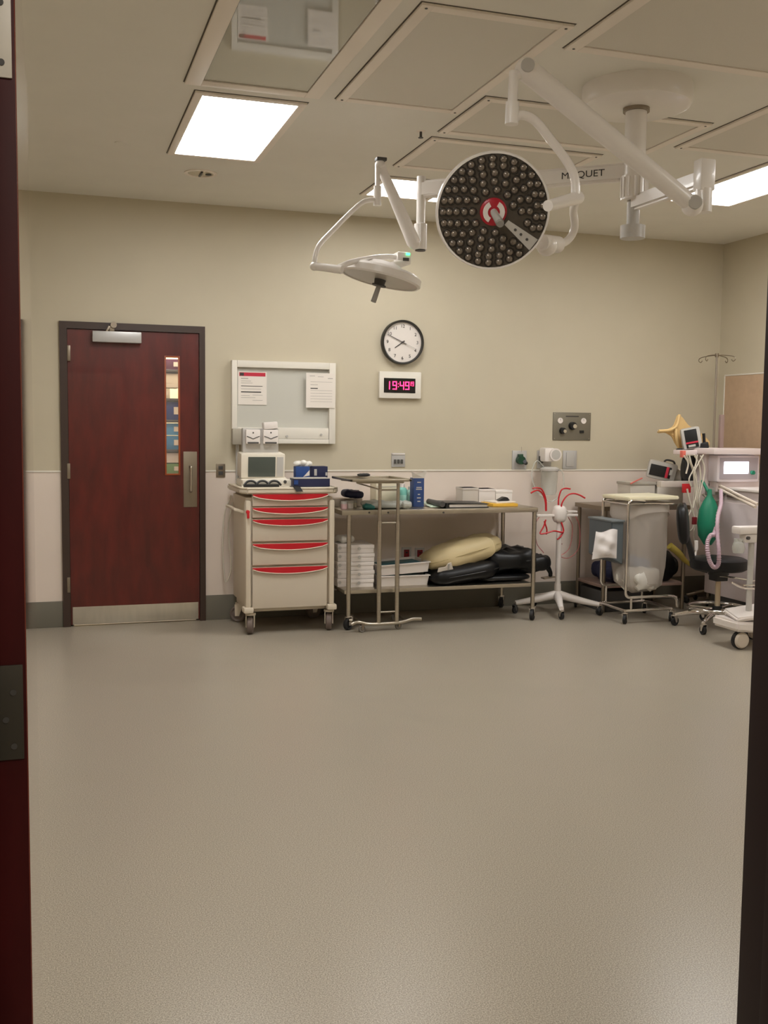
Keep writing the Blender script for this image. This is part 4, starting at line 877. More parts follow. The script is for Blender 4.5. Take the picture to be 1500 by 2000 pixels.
bs.tube([(2.15, 6.99, .055), (2.15, 7.2, .055), (2.15, 7.35, .06)], .011, 10).tube([(2.47, 6.99, .06), (2.5, 7.2, .055), (2.5, 7.35, .06)], .011, 10)
WP(t, 'base_frame', bs, M_steel)
for x, y in ((2.13, 6.98), (2.42, 7.02), (2.15, 7.35), (2.5, 7.35)): caster(t, (x, y, 0), .026, mat('grey_tread', (120, 114, 106), .6), .3, M_dsteel, top=.05)
k = at(708, 926, Y=7.25)
solo('black_mask', MB().pillow((k.x, 7.22, tz0+.022+.008), (.09, .06, .022), noise=.2, seed=3), M_black, (k.x, 7.22, tz0+.01), 'small black item at the far edge of the steel tray', 'mask')
# ================================================================ WHITE STAND WITH RED TUBES
bc = at(1082, 1180, Z=.1); sx, sy_ = 3.89, 7.36
t = thing('tubing_stand', 'white five-legged wheeled stand holding bent red tubes', 'stand', (sx, sy_, 0))
zh = at(1082, 1004, Y=sy_).z
WP(t, 'pole', MB().cyl((sx, sy_, .1), (sx, sy_, zh-.03), .022, seg=20).cyl((sx, sy_, .1), (sx, sy_, at(1082, 1140, Y=sy_).z), .032, .026, 20), M_white)
ends = [(-112, .33), (-40, .34), (32, .3), (104, .3), (176, .36)]
for i, (an, L) in enumerate(ends):
    a = math.radians(an); e_ = Vector((sx+L*math.cos(a), sy_+L*math.sin(a), .085))
    if e_.y > 7.64: e_.y = 7.64
    lg = MB().tube([(sx, sy_, .145), Vector((sx, sy_, .135)).lerp(e_, .5), e_], .02, 10, 4, radii=[.036, .028, .019])
    WP(t, 'base_leg', lg, M_white)
    caster(t, (e_.x, e_.y, 0), .03, M_rubber, a+.5, M_dgrey if i != 0 else M_chrome)
WP(t, 'hub', MB().pillow((sx, sy_, zh), (.11, .1, .14), noise=.03, e=.7), M_white)
WP(t, 'crossbar', MB().box((at(1048, 1006, Y=sy_).x, sy_-.02, zh-.02), (at(1127, 1006, Y=sy_).x, sy_+.02, zh+.0), .006).box((at(1108, 1000, Y=sy_).x, sy_-.01, zh+.01), (at(1127, 1000, Y=sy_).x, sy_+.03, zh+.025), .004), M_white)
def red(pts, r=.0062, mm=None, nm='red_tube'): WP(t, nm, MB().tube([at(px, py, Y=yy) for px, py, yy in pts], r, 8, 6), mm or M_redd)
red([(1066, 998, 7.34), (1065, 980, 7.34), (1060, 965, 7.34), (1052, 958, 7.33), (1044, 959, 7.32), (1037, 963, 7.31)])
red([(1067, 998, 7.36), (1066, 975, 7.36), (1059, 957, 7.36), (1050, 953, 7.36), (1040, 954, 7.36)])
red([(1091, 998, 7.38), (1091, 975, 7.38), (1096, 958, 7.38), (1104, 954, 7.38), (1114, 955, 7.38)])
red([(1095, 998, 7.33), (1098, 982, 7.33), (1108, 968, 7.33), (1120, 964, 7.33), (1132, 967, 7.32), (1143, 973, 7.31)])
red([(1066, 1015, 7.33), (1062, 1028, 7.33), (1055, 1042, 7.32), (1068, 1041, 7.31), (1082, 1037, 7.31), (1100, 1039, 7.32), (1097, 1022, 7.33), (1093, 1014, 7.34)])
red([(1063, 1018, 7.35), (1068, 1034, 7.35), (1067, 1044, 7.35)])
red([(1100, 1040, 7.33), (1095, 1048, 7.32), (1088, 1054, 7.32)])
red([(1110, 1010, 7.4), (1118, 1030, 7.42), (1112, 1070, 7.42), (1092, 1085, 7.4), (1088, 1068, 7.4), (1098, 1062, 7.4)], .004, M_pinkt, 'drain_tube')
red([(1124, 1008, 7.42), (1132, 1030, 7.44), (1130, 1070, 7.44), (1110, 1090, 7.42), (1090, 1082, 7.4), (1091, 1055, 7.4)], .004, M_pinkt, 'drain_tube')
red([(1054, 1008, 7.42), (1046, 1025, 7.44), (1048, 1060, 7.44), (1062, 1080, 7.42)], .004, M_pinkt, 'drain_tube')
# ================================================================ SIDE TABLE
sx0, sx1, sy0, sy1, szt = 4.2, 5.0, 7.2, 7.68, .86
t = thing('side_table', 'stainless steel table behind the linen hamper, with a low shelf', 'table', (4.6, 7.44, 0))
WP(t, 'tabletop', MB().box((sx0, sy0, szt-.035), (sx1, sy1, szt), .004), M_dsteel)
for x, y in ((sx0+.03, sy0+.03), (sx1-.03, sy0+.03), (sx0+.03, sy1-.03), (sx1-.03, sy1-.03)):
    WP(t, 'leg', MB().cyl((x, y, 0), (x, y, szt-.03), .016, seg=14), M_dsteel)
WP(t, 'low_shelf', MB().box((sx0+.02, sy0+.02, .2), (sx1-.02, sy1-.02, .225), .003), mat('shelf_pinkish', (176, 150, 138), .4, .5))
# dark things stored under the side table
solo('black_gear_bag', MB().pillow((4.8, 7.43, .345), (.36, .36, .235), (0, 0, .1), noise=.2, seed=21), M_vinyl, (4.8, 7.43, .226), 'black gear bag on the low shelf between the hamper and the stool', 'bag')
solo('blue_gear_bag', MB().pillow((4.45, 7.43, .31), (.3, .34, .165), (0, 0, -.1), noise=.2, seed=22), mat('dark_blue_fabric', (26, 30, 60), .7), (4.45, 7.43, .226), 'dark blue bag on the low shelf behind the linen hamper', 'bag')
solo('black_crate', MB().box((4.24, 7.25, .001), (4.62, 7.62, .17), .01), M_dgrey, (4.43, 7.43, 0), 'dark crate on the floor under the side table', 'crate')
solo('yellow_tube', MB().tube([at(1308, 1066, Y=7.1), at(1325, 1080, Y=7.1), at(1338, 1095, Y=7.12), at(1352, 1105, Y=7.12), at(1364, 1110, Y=7.15)], .02, 10, radii=[.03, .028, .02, .014, .01]), mat('dull_yellow', (176, 156, 70), .5), at(1330, 1090, Y=7.15), 'dull yellow hose lying over the black gear bag', 'hose')
# bins on side table
def bin_(label, pa, pb, pt, pb2, y):
    xa, xb = at(pa, 950, Y=y).x, at(pb, 950, Y=y).x
    zt = at(pa, pt, Y=y).z
    t = thing('storage_bin', label, 'bin', ((xa+xb)/2, y+.1, szt), group='bins on the side table')
    WP(t, 'bin', MB().box((xa+.006, y, szt+.001), (xb-.006, y+.2, zt-.02), .006), mat('bin_white', (206, 198, 186), .35))
    WP(t, 'lid', MB().box((xa, y-.006, zt-.022), (xb, y+.206, zt), .004), mat('bin_lid', (180, 172, 160), .4))
bin_('pale storage bin with grey lid, left one behind the hamper lid', 1230, 1281, 942, 965, 7.3)
bin_('pale storage bin with grey lid, right one behind the hamper lid', 1283, 1336, 944, 965, 7.3)
solo('red_strap', MB().tube([at(1231, 945, Y=7.28), at(1243, 939, Y=7.28), at(1254, 934, Y=7.32)], .006, 8), mat('salmon_strap', (210, 110, 100), .5), at(1231, 945, Y=7.28), 'thin salmon red strap lying on the left storage bin', 'strap')
# two warming-unit style boxes
def unit(label, px, py, y, w_, h_, roll, base_lab, vertical=False):
    c = at(px, py, Y=y)
    t = thing('suction_unit', label, 'medical device', c, (0, roll, -.55))
    P(t, 'housing', MB().box((-w_/2, 0, -h_/2), (w_/2, .16, h_/2), .025), M_lgrey)
    if not vertical:
        P(t, 'nozzle_cone', MB().cyl((w_/2-.02, .08, -.015), (w_/2+.07, .08, -.03), h_*.42, h_*.3, 20), M_lgrey)
        P(t, 'display_panel', MB().box((-w_/2+.02, -.006, -h_*.33), (w_/2-.045, .002, h_*.28), .004), M_black, 'black front panel')
        P(t, 'red_stripe', MB().box((w_*.13, -.009, -h_*.33), (w_*.13+.022, -.0055, h_*.28), .001), M_inkred, 'red stripe')
        P(t, 'readout', MB().box((w_*.13+.03, -.009, -.02), (w_*.13+.058, -.0055, .025), .002), M_lgrey, 'pale readout')
        P(t, 'carry_handle', MB().tube([(0, .06, h_/2), (.02, .06, h_/2+.02), (.07, .06, h_/2+.02), (.09, .06, h_/2)], .008, 8), M_dgrey)
    else:
        P(t, 'display_panel', MB().box((-w_/2+.02, -.006, -h_*.42), (w_/2-.02, .002, h_*.42), .004), M_black, 'black front panel')
        P(t, 'red_stripe', MB().box((-w_/2+.02, -.009, -h_*.25), (w_/2-.02, -.0055, -h_*.17), .001), M_inkred, 'red stripe')
        P(t, 'readout', MB().box((-w_*.2, -.009, -h_*.4), (w_*.22, -.0055, -h_*.3), .002), M_lgrey, 'pale readout')
unit('tilted grey device with black panel and red stripe lying on the right storage bin', 1293, 920, 7.32, .235, .15, .2, '')
# ================================================================ ANAESTHESIA MACHINE
AX = 5.07
t = thing('anaesthesia_machine', 'white anaesthesia machine with lit display at the right edge of the room', 'medical machine', (5.28, 6.75, 0))
zb0 = at(1415, 1174, X=AX).z
zbt = at(1440, 958, X=AX).z
M_an = mat('machine_white', (222, 208, 206), .4)
WP(t, 'cabinet', MB().box((AX, 6.3, .16), (5.5, 7.08, zbt), .012), M_an)
WP(t, 'side_panel', MB().box((AX-.006, 6.35, .3), (AX, 7.02, zbt-.1), .002), mat('machine_side', (214, 200, 200), .4))
WP(t, 'side_grip', MB().box((AX-.01, 6.68, zbt-.06), (AX-.002, 6.82, zbt-.02), .004), mat('grip_brown', (120, 96, 90), .5), 'dark grip recess')
YS = 6.86
a = at(1392, 876, Y=YS-.1); b = at(1484, 888, Y=YS-.1)
WP(t, 'top_shelf', MB().box((a.x, YS-.12, b.z), (b.x+.12, 7.12, a.z), .008), M_an)
WP(t, 'back_column', MB().box((a.x+.06, YS+.06, zbt-.1), (b.x+.08, 7.08, b.z), .01), M_an)
a = at(1402, 889, Y=YS-.06); b = at(1482, 941, Y=YS-.06)
dm = WP(t, 'display_housing', MB().box((a.x, YS-.06, b.z), (b.x, YS+.06, a.z), .012), mat('display_grey', (226, 216, 220), .4))
WP(dm, 'bezel', MB().box((a.x+.022, YS-.066, b.z+.022), (b.x-.018, YS-.058, a.z-.02), .004), mat('bezel_lilac', (176, 166, 172), .4))
a2 = at(1415, 902, Y=YS-.07); b2 = at(1462, 925, Y=YS-.07)
WP(dm, 'screen', MB().box((a2.x, YS-.07, b2.z), (b2.x, YS-.064, a2.z), .002), M_scrlit, 'lit white screen')
k = at(1469, 923, Y=YS-.07)
WP(t, 'green_knob', MB().cyl((k.x, YS-.09, k.z), (k.x, YS-.062, k.z), .016, seg=18), M_green, 'green knob')
WP(t, 'neck_panel', MB().box((a.x+.02, YS-.03, zbt-.02), (b.x+.05, YS+.1, b.z+.01), .01), M_an)
WP(t, 'work_surface', MB().prism([(AX-.02, 6.3, zbt-.002), (AX+.4, 6.3, zbt-.002), (AX+.4, 7.06, zbt-.002), (AX-.02, 7.06, zbt-.002)], (0, 0, .02), .005), M_white)
# left shelf with hanging cables
c_ = at(1332, 879, Y=6.98); d_ = at(1380, 886, Y=6.98)
WP(t, 'side_shelf', MB().box((c_.x, 6.96, d_.z-.01), (d_.x+.06, 7.1, c_.z), .006), mat('shelf_rose', (226, 210, 208), .4))
WP(t, 'red_corner', MB().box((c_.x-.012, 6.955, d_.z-.03), (c_.x+.02, 6.99, c_.z-.004), .004), mat('salmon_corner', (220, 110, 96), .5), 'salmon red corner')
e_ = at(1290, 940, Y=6.98); f_ = at(1380, 951, Y=6.98)
WP(t, 'rail', MB().box((e_.x, 6.97, f_.z), (f_.x, 7.03, e_.z), .006), mat('rail_grey', (190, 180, 172), .4))
g_ = at(1379, 943, Y=6.94); h_ = at(1400, 950, Y=6.94)
WP(t, 'rail_end', MB().box((g_.x, 6.92, h_.z), (h_.x, 7.0, g_.z), .006), M_white)
WP(t, 'rail_support', MB().box((d_.x+.0, 7.0, f_.z), (d_.x+.03, 7.06, d_.z), .004).box((f_.x-.05, 7.0, f_.z-.01), (AX+.02, 7.06, e_.z), .004), M_grey)
WP(t, 'vertical_bar', MB().box((at(1406, 840, Y=7.04).x, 7.03, at(1406, 880, Y=7.04).z), (at(1413, 840, Y=7.04).x, 7.06, at(1410, 810, Y=7.04).z), .003), mat('bar_mauve', (150, 128, 122), .5))
for pts in ([(1398, 945, 6.9), (1420, 955, 6.7), (1445, 968, 6.4), (1480, 985, 6.1)], [(1398, 952, 6.9), (1425, 965, 6.6), (1475, 990, 6.1)]):
    WP(t, 'breathing_arm', MB().tube([at(px, py, Y=yy) for px, py, yy in pts], .011, 10, smooth=False), mat('arm_cream', (214, 200, 184), .4))
WP(t, 'gauge_block', MB().box(at(1384, 953, Y=6.85), at(1412, 966, Y=6.9), .008), M_grey)
# corrugated hose
pts = [at(1408, 958, Y=6.6), at(1408, 985, Y=6.4), at(1402, 1010, Y=6.2), at(1401, 1045, Y=6.15), at(1404, 1080, Y=6.1), at(1403, 1102, Y=6.1), at(1395, 1108, Y=6.1), at(1387, 1098, Y=6.1), at(1382, 1078, Y=6.1), at(1382, 1058, Y=6.12), at(1388, 1046, Y=6.14), at(1394, 1044, Y=6.16), at(1399, 1030, Y=6.2)]
tmp = MB(); Q = [Vector(p) for p in pts]
def cat(Pp, n):
    Q_ = [Pp[0]+(Pp[0]-Pp[1])]+Pp+[Pp[-1]+(Pp[-1]-Pp[-2])]; o = []
    for i in range(1, len(Q_)-2):
        for k in range(n):
            t_ = k/n; a, b, c, d = Q_[i-1:i+3]; o.append(.5*((2*b)+(c-a)*t_+(2*a-5*b+4*c-d)*t_*t_+(3*b-a-3*c+d)*t_**3))
    o.append(Pp[-1]); return o
pp_ = cat(Q, 10); rr_ = [.0165 if k % 2 else .0125 for k in range(len(pp_))]
tmp.tube(pp_, 0, 12, smooth=False, radii=rr_)
WP(t, 'corrugated_hose', tmp, M_hose, 'lilac corrugated hose in a loop')
# green breathing bag
gq = at(1384, 1016, Y=6.75)
WP(t, 'breathing_bag', MB().lathe([(0, -.2), (.03, -.19), (.075, -.12), (.085, -.03), (.075, .08), (.045, .15), (.02, .19), (.016, .24), (0, .24)], 24, gq).cyl(gq+Vector((0, 0, .2)), gq+Vector((.0, .1, .3)), .012, seg=10), M_green, 'green rubber bag')
# hanging cables
rnd = random.Random(11)
cab = [
 [(1340, 888), (1352, 915), (1356, 945), (1354, 985), (1344, 1010), (1338, 1035), (1350, 1036), (1358, 1020)],
 [(1346, 888), (1350, 905), (1360, 930), (1358, 960), (1362, 1000), (1356, 1040), (1358, 1062), (1359, 1068)],
 [(1356, 888), (1366, 910), (1368, 940), (1362, 980), (1372, 996), (1396, 1004), (1400, 995), (1386, 978), (1372, 965)],
 [(1362, 888), (1358, 910), (1346, 935), (1350, 950)],
 [(1368, 890), (1376, 915), (1372, 945), (1366, 975), (1370, 1010), (1368, 1035), (1384, 1038), (1396, 1030)],
 [(1342, 955), (1346, 975), (1352, 995), (1356, 1010)],
 [(1374, 888), (1364, 905), (1356, 925), (1362, 952), (1354, 992)],
 [(1336, 890), (1344, 905), (1340, 925)],
]
for i, c in enumerate(cab):
    WP(t, 'cable', MB().tube([at(px, py, Y=6.88-.012*i) for px, py in c], .0055+.001*(i % 3), 8, 5), M_cable if i % 3 else M_clear if False else M_cable)
a = at(1359, 1068, Y=6.68); b = at(1358, 1090, Y=6.68)
WP(t, 'cable_plug', MB().cyl(at(1360, 1056, Y=6.68), at(1360, 1074, Y=6.68), .014, seg=12).cyl(at(1360, 1074, Y=6.68), at(1357, 1091, Y=6.68), .008, seg=10), M_white, 'white plug')
WP(t, 'red_clip', MB().box(at(1336, 945, Y=6.9), at(1345, 962, Y=6.93), .004), M_redd, 'red clip')
WP(t, 'red_clip', MB().box(at(1354, 1010, Y=6.8), at(1358, 1024, Y=6.82), .003), mat('clip_maroon', (120, 26, 36), .4), 'red clip')
bkd = at(1336, 920, Y=7.05)
WP(t, 'black_connector_block', MB().pillow(at(1340, 918, Y=7.06), (.07, .08, .18), noise=.2, seed=4).pillow(at(1388, 915, Y=7.05), (.09, .06, .24), noise=.15, seed=5).box(at(1342, 940, Y=7.06), at(1372, 890, Y=7.09), .01), M_black, 'black connectors')
for px in (1376, 1383, 1390, 1396):
    WP(t, 'hanging_strip', MB().box(at(px, 890, Y=6.97), at(px+4, 938, Y=6.98), .001), M_grey if px % 2 else M_lgrey)
# base of the machine
WP(t, 'plinth', MB().box((AX+.02, 6.36, .1), (5.48, 7.02, .17), .01), M_dgrey)
for x, y in ((AX+.07, 6.42), (5.42, 6.42), (AX+.07, 6.95), (5.42, 6.95)): caster(t, (x, y, 0), .045, M_rubber, .5, M_grey, top=.11)
# device two and the yellow cloth on the side shelf
cz = at(1350, 879, Y=7.0)
t = thing('suction_unit', 'upright tilted grey device with black panel on the small shelf beside the yellow cloth', 'medical device', (at(1351, 857, Y=7.0).x, 7.0, at(1351, 856, Y=7.0).z), (0, -.2, -.5))
P(t, 'housing', MB().box((-.075, 0, -.085), (.075, .1, .085), .022), M_lgrey)
P(t, 'display_panel', MB().box((-.05, -.006, -.075), (.045, .002, .07), .004), M_black, 'black front panel')
P(t, 'red_stripe', MB().box((-.05, -.009, -.04), (.045, -.0055, -.026), .001), M_inkred, 'red stripe')
P(t, 'readout', MB().box((-.035, -.009, -.068), (.02, -.0055, -.05), .002), M_lgrey, 'pale readout')
P(t, 'clamp', MB().box((.05, .0, -.1), (.12, .08, -.05), .01).box((-.13, .0, -.11), (-.08, .06, -.06), .01).cyl((.09, .04, -.07), (.1, .04, .02), .012, seg=10), M_black, 'black clamp')
yc = [at(1286, 842, Y=7.16), at(1305, 840, Y=7.16), at(1318, 832, Y=7.16), at(1326, 810, Y=7.16), at(1334, 815, Y=7.16), at(1345, 830, Y=7.16), at(1376, 850, Y=7.16), at(1388, 864, Y=7.16), at(1384, 878, Y=7.16), at(1330, 880, Y=7.16), at(1322, 868, Y=7.16), at(1314, 852, Y=7.16), at(1302, 845, Y=7.16), at(1287, 846, Y=7.16)]
cl_ = MB().prism(yc, (0, .03, 0), .006)
cl_.tube([yc[0]+Vector((0, -.005, 0)), yc[1]+Vector((0, -.015, 0)), yc[2]+Vector((0, -.02, 0)), yc[3]+Vector((0, -.01, 0))], .012, 8)
cl_.tube([yc[2]+Vector((0, -.015, -.02)), yc[11]+Vector((.02, -.02, 0)), yc[10]+Vector((.01, -.01, -.02))], .014, 8)
solo('yellow_cloth', cl_, M_yellow, at(1340, 879, Y=7.16), 'yellow cloth draped in a peak behind the upright grey device', 'cloth')
# ================================================================ IV POLE
ix, iy = at(1397, 780, Y=7.4).x, 7.4
izt = at(1398, 695, Y=7.4).z
t = thing('drip_pole', 'thin steel drip pole with hooks standing in the right corner', 'drip stand', (ix, iy, 0))
WP(t, 'pole', MB().cyl((ix, iy, .1), (ix, iy, 1.2), .016, seg=14).cyl((ix, iy, 1.15), (ix, iy, izt), .009, seg=12), mat('pole_grey', (168, 158, 146), .35, .7))
for k in range(4):
    a = k*PI/2+.4; dx, dy = math.cos(a), math.sin(a)
    L = .15
    WP(t, 'hook', MB().tube([(ix, iy, izt), (ix+dx*.05, iy+dy*.05, izt+.004), (ix+dx*L, iy+dy*L, izt-.01), (ix+dx*(L+.02), iy+dy*(L+.02), izt-.035), (ix+dx*L, iy+dy*L, izt-.05), (ix+dx*(L-.015), iy+dy*(L-.015), izt-.035)], .0035, 8), M_dsteel)
WP(t, 'top_cap', MB().cyl((ix, iy, izt-.01), (ix, iy, izt+.02), .016, seg=12), M_dsteel)
for k in range(5):
    a = 2*PI*k/5+.3; e_ = Vector((ix+.18*math.cos(a), iy+.18*math.sin(a), .07))
    WP(t, 'base_leg', MB().cyl((ix, iy, .11), e_, .013, seg=10), M_dsteel); caster(t, (e_.x, e_.y, 0), .025, M_rubber, a, M_dgrey)
# ================================================================ LINEN HAMPER
hx0, hx1, hy0, hy1 = 4.155, 4.56, 6.77, 7.14
t = thing('linen_hamper', 'chrome wheeled linen hamper with cream lid and clear bag', 'hamper', ((hx0+hx1)/2, (hy0+hy1)/2, 0))
zl = at(1240, 980, Y=hy0).z
TB = .0115
def fr_(pts, r=TB): WP(t, 'frame_tube', MB().tube(pts, r, 12, 5, smooth=False), M_chrome)
def bent(pts, rad=.05, n=5):
    P_ = [Vector(p) for p in pts]; o = [P_[0]]
    for i in range(1, len(P_)-1):
        a = (P_[i-1]-P_[i]).normalized(); b = (P_[i+1]-P_[i]).normalized()
        p0, p1 = P_[i]+a*rad, P_[i]+b*rad
        for k in range(n+1):
            u = k/n; o.append((1-u)**2*p0+2*u*(1-u)*P_[i]+u*u*p1)
    o.append(P_[-1]); return o
# side uprights: left-front post, left-back post with foot loop
fr_(bent([(hx0+.14, hy0, zl+.0), (hx0, hy0, zl+.01), (hx0, hy0, .2), (hx1, hy0, .2), (hx1+.05, hy0, .18), (hx1+.05, hy0, .11)], .045))
fr_(bent([(hx0+.1, hy1, zl+.0), (hx0, hy1, zl+.01), (hx0, hy1, .24), (hx1, hy1, .24), (hx1, hy1, zl)], .045))
fr_([(hx0, hy0, .1), (hx0, hy1, .1)]); fr_([(hx0, hy0, .1), (hx1, hy0, .1)]); fr_([(hx1, hy0, .1), (hx1, hy1, .1)]); fr_([(hx0, hy1, .1), (hx1, hy1, .1)])
fr_([(hx0+.05, hy0, .2), (hx0+.05, hy0, .1)], .01); fr_([(hx0+.05, hy1, .24), (hx0+.05, hy1, .1)], .01); fr_([(hx1-.03, hy1, .24), (hx1-.03, hy1, .1)], .01)
fr_(bent([(hx0, hy0, zl-.02), (hx0, hy1, zl-.02), (hx1, hy1, zl-.02), (hx1, hy0, zl-.02), (hx0, hy0, zl-.02)], .03), .008)
for x, y in ((hx0, hy0), (hx0, hy1), (hx1, hy0), (hx1, hy1)): caster(t, (x, y, 0), .036, M_rubber, .8, M_chrome)
WP(t, 'lid', MB().prism([(hx0+.0, hy0-.005, zl+.005), (hx1+.035, hy0-.005, zl+.012), (hx1+.02, hy1+.02, zl+.012), (hx0+.0, hy1+.02, zl+.005)], (0, 0, .028), .006), M_lid, 'cream lid')
# clear bag: lofted folds
bm_ = MB(); bm = bm_.bm; rings = []; NS = 40; NR = 26; rnd = random.Random(5)
ph = [rnd.uniform(0, 6.3) for _ in range(8)]
bcx, bcy = (hx0+hx1)/2+.01, (hy0+hy1)/2
for j in range(NR):
    v = j/(NR-1); z = (zl-.015)*(1-v)+.225*v
    k = 1-.06*v-.12*max(0, v-.72)/.28 - (0.35*max(0, v-.93)/.07)
    ring = []
    for i in range(NS):
        a = 2*PI*i/NS
        f = lambda u: math.copysign(abs(u)**.55, u)
        w_ = 1+.022*math.sin(7*a+ph[0]+3*v)+.016*math.sin(13*a+ph[1]-5*v)*(.4+v)+.02*math.sin(4*a+9*v+ph[2])*v
        x = bcx+f(math.cos(a))*(hx1-hx0)/2*.95*k*w_; y = bcy+f(math.sin(a))*(hy1-hy0)/2*.93*k*w_
        zz = z + .012*math.sin(3*a+ph[3])*v
        ring.append(bm.verts.new((x, y, zz)))
    rings.append(ring)
for a, b in zip(rings, rings[1:]):
    for i in range(NS): bm.faces.new((a[i], a[(i+1) % NS], b[(i+1) % NS], b[i]))
bm.faces.new(rings[-1])
WP(t, 'clear_bag', bm_, M_bag, 'clear plastic liner bag')
cf = MB(); bm = cf.bm; rings = []
for j in range(6):
    v = j/5; ring = []
    for i in range(NS):
        a = 2*PI*i/NS; f = lambda u: math.copysign(abs(u)**.55, u)
        dz = zl-.015-v*(.10+.035*math.sin(a*2+1))
        ring.append(bm.verts.new((bcx+f(math.cos(a))*(hx1-hx0)/2*(.985+.02*v), bcy+f(math.sin(a))*(hy1-hy0)/2*(.97+.02*v), dz)))
    rings.append(ring)
for a, b in zip(rings, rings[1:]):
    for i in range(NS): bm.faces.new((a[i], a[(i+1) % NS], b[(i+1) % NS], b[i]))
WP(t, 'bag_cuff', cf, M_bag, 'folded cuff of the bag')
solo('used_linen', MB().pillow((bcx-.02, bcy-.03, .33), (.28, .25, .17), (0, .1, .3), noise=.3, seed=31).pillow((bcx+.03, bcy, .285), (.24, .22, .1), (0, 0, 1), noise=.3, seed=33), M_cloth, (bcx, bcy, .24), 'bundle of used white linen at the bottom of the clear hamper bag', 'linen')
solo('blue_wrap', MB().pillow((bcx-.03, bcy-.04, .44), (.16, .13, .09), (0, .3, .2), noise=.3, seed=35), mat('wrap_blue', (70, 110, 150), .7), (bcx, bcy, .4), 'crumpled blue wrap on the white linen inside the clear hamper bag', 'wrap')
# side pocket bin and white bag
t = thing('side_bin', 'grey blue flat bin hooked on the left side of the linen hamper', 'bin', (hx0-.06, 6.95, .45))
a = at(1164, 1018, Y=7.12); 
WP(t, 'bin', MB().prism([(hx0-.12, hy0+.03, .5), (hx0-.016, hy0+.03, .45), (hx0-.016, hy0+.03, .79), (hx0-.12, hy0+.03, .78)], (0, hy1-hy0-.03, 0), .006), mat('slate_plastic', (92, 100, 104), .5))
WP(t, 'rim', MB().box((hx0-.128, hy0+.02, .775), (hx0-.012, hy1+.008, .79), .004), mat('slate_rim', (110, 116, 118), .5))
c1, c2, c3, c4 = at(1160, 1037, Y=6.8), at(1202, 1034, Y=6.8), at(1200, 1090, Y=6.8), at(1152, 1092, Y=6.8)
t = thing('white_bag', 'small white plastic bag hanging on the left side of the hamper', 'bag', (c1.x+.06, 6.8, c4.z))
g = MB(); bm = g.bm; G = 12; fr2 = []; rnd = random.Random(4)
vs_ = []
for side in (0, 1):
    grid = []
    for j in range(G+1):
        v = j/G; row = []
        for i in range(G+1):
            u = i/G; p = (c1*(1-u)+c2*u)*(1-v)+(c4*(1-u)+c3*u)*v
            bulge = math.sin(PI*u)**.6*math.sin(PI*min(1, v*.96+.02))**.5
            yy = 6.77-(.035 if side == 0 else -.03)*bulge*(1+.25*math.sin(9*u+5*v)+.2*math.sin(14*v-6*u))
            row.append(bm.verts.new((p.x-(0 if side == 0 else .0), yy, p.z+.012*math.sin(PI*u)*(v > .9)-.01*math.sin(2*PI*u)*(v < .1))))
        grid.append(row)
    for j in range(G):
        for i in range(G): bm.faces.new((grid[j][i], grid[j][i+1], grid[j+1][i+1], grid[j+1][i]))
bmesh.ops.remove_doubles(bm, verts=bm.verts[:], dist=.0015)
WP(t, 'bag', g, mat('white_film', (226, 220, 218), .3, bump=.5, bscale=25))
WP(t, 'fold', MB().tube([c4+Vector((.01, -.02, .05)), c4.lerp(c3, .35)+Vector((0, -.035, .03)), c4.lerp(c3, .7)+Vector((0, -.03, .045)), c3+Vector((-.004, -.01, .07))], .007, 8), M_white)
# ================================================================ STOOL
qx, qy = 4.735, 6.44
t = thing('wheeled_stool', 'black padded stool with backrest, chrome foot ring and five casters', 'stool', (qx, qy, 0))
zs = at(1405, 1100, Y=qy).z
WP(t, 'seat', MB().lathe([(0, zs-.05), (.18, zs-.05), (.205, zs-.035), (.21, zs), (.205, zs+.03), (.18, zs+.042), (0, zs+.045)], 40, (qx, qy, 0)), M_vinyl)
WP(t, 'seat_plate', MB().cyl((qx, qy, zs-.085), (qx, qy, zs-.045), .075, seg=20).box((qx-.05, qy-.05, zs-.13), (qx+.05, qy+.05, zs-.08), .008), M_black)
WP(t, 'lift_lever', MB().tube([(qx-.03, qy-.04, zs-.09), (qx+.05, qy-.09, zs-.095), (qx+.2, qy-.12, zs-.12), (qx+.25, qy-.12, zs-.125)], .006, 8), M_chrome)
zc1 = at(1400, 1190, Y=qy).z
WP(t, 'gas_column', MB().cyl((qx, qy, .12), (qx, qy, zs-.12), .02, seg=18), mat('column_cream', (190, 172, 146), .3, .4))
WP(t, 'column_sleeve', MB().cyl((qx, qy, .1), (qx, qy, .17), .036, seg=20), M_black)
ring = []
zr_ = .16
for k in range(41): a = 2*PI*k/40; ring.append((qx+.21*math.cos(a), qy+.21*math.sin(a), zr_))
fr = WP(t, 'foot_ring', MB().tube(ring, .011, 10, smooth=False), M_chrome)
sp = MB()
for k in range(3): a = 2*PI*k/3+.4; sp.cyl((qx, qy, zr_-.01), (qx+.21*math.cos(a), qy+.21*math.sin(a), zr_), .007, seg=8)
WP(fr, 'spoke', sp, M_chrome)
for k in range(5):
    a = math.radians(180+36-72*k); e_ = Vector((qx+.3*math.cos(a), qy+.3*math.sin(a), .085))
    WP(t, 'base_leg', MB().tube([(qx, qy, .125), (qx+.15*math.cos(a), qy+.15*math.sin(a), .115), e_], 0, 12, 4, radii=[.026, .021, .014]), M_chrome)
    caster(t, (e_.x, e_.y, 0), .034, M_rubber, a+.9, M_chrome)
bq = [at(1362, 1108, Y=6.5), at(1354, 1095, Y=6.5), at(1348, 1070, Y=6.5), at(1342, 1050, Y=6.5), at(1336, 1020, Y=6.5)]
WP(t, 'back_bar', MB().tube([Vector((qx-.08, qy+.02, zs-.06))]+bq, 0, 10, 4, radii=[.016, .02, .022, .022, .02, .016]), M_black)
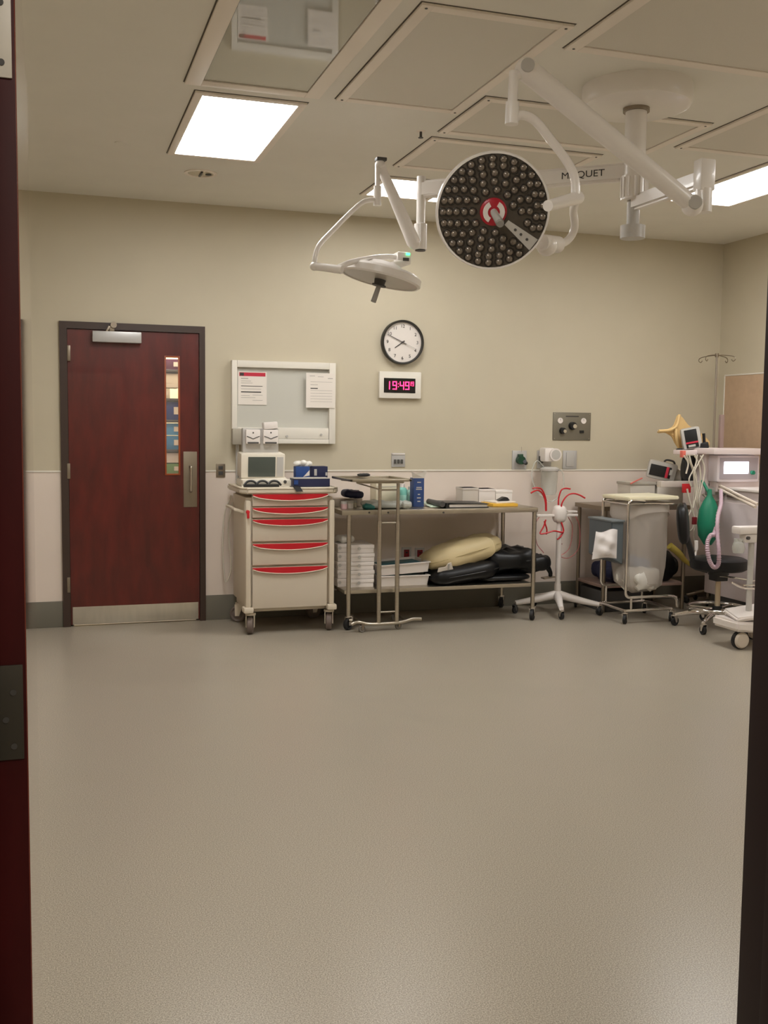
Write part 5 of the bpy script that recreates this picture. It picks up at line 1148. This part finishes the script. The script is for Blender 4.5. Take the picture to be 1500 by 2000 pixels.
b0 = at(1334, 1022, Y=6.5)
WP(t, 'backrest', MB().pillow(b0, (.09, .32, .3), (0, -.1, -.62), e=.7, noise=.03), M_vinyl)
# ================================================================ WHITE TROLLEY AT THE RIGHT EDGE
wp = at(1448, 1251, Y=5.8)
t = thing('equipment_trolley', 'white trolley base with big caster, mostly hidden by the doorway frame', 'trolley', (4.75, 5.85, 0))
zw = .062
tx = at(1449, 1251, Y=5.76).x
WP(t, 'base', MB().prism([(tx-.07, 5.72, .13), (tx+.35, 5.68, .1), (tx+.35, 6.05, .1), (tx-.07, 6.0, .13)], (0, 0, .07), .015).prism([(tx-.06, 5.74, .19), (tx+.05, 5.71, .21), (tx+.35, 5.7, .24), (tx+.35, 6.0, .24), (tx+.02, 6.0, .21)], (0, 0, .03), .01), M_white)
for x, y in ((tx, 5.745), (tx+.3, 6.0)):
    c = WP(t, 'caster', MB().cyl((x, y+.02, .062), (x, y+.05, .062), .062, seg=24), M_rubber)
    WP(c, 'wheel_disc', MB().lathe([(0, -.012), (.045, -.01), (.055, 0), (.055, .02)], 28, (x, y+.012, .062), (0, 1, 0)), mat('disc_cream', (206, 194, 178), .45), 'round cream wheel cover')
px_ = at(1466, 1100, Y=5.85).x
WP(t, 'post', MB().cyl((px_, 5.85, .2), (px_, 5.85, at(1466, 1060, Y=5.85).z), .02, seg=16), M_lgrey)
a = at(1443, 1029, Y=5.82); b = at(1476, 1043, Y=5.82)
hd = WP(t, 'module_head', MB().box((a.x, 5.8, b.z), (b.x+.1, 5.9, a.z), .012).box((a.x+.05, 5.81, at(1460, 1060, Y=5.82).z), (b.x+.08, 5.88, b.z), .01), M_white)
k = at(1462, 1051, Y=5.8); WP(t, 'port', MB().cyl((k.x, 5.795, k.z), (k.x, 5.812, k.z), .012, seg=14), M_dgrey)
k = at(1446, 1072, Y=5.82)
WP(t, 'glass_jar', MB().lathe([(0, k.z-.035), (.035, k.z-.03), (.045, k.z), (.035, k.z+.04), (.02, k.z+.05), (.02, k.z+.06)], 20, (k.x, 5.84, 0)).cyl(at(1437, 1052, Y=5.84), at(1438, 1066, Y=5.84), .012, seg=12).box((k.x-.01, 5.83, k.z+.05), (px_, 5.85, k.z+.065), .003), M_clear, 'clear jar')
WP(t, 'wire_handle', MB().tube([at(1430, 1138, Y=5.82), at(1450, 1148, Y=5.82), at(1476, 1150, Y=5.82)], .006, 8).tube([at(1452, 1143, Y=5.83), at(1476, 1143, Y=5.83)], .005, 8), M_chrome)
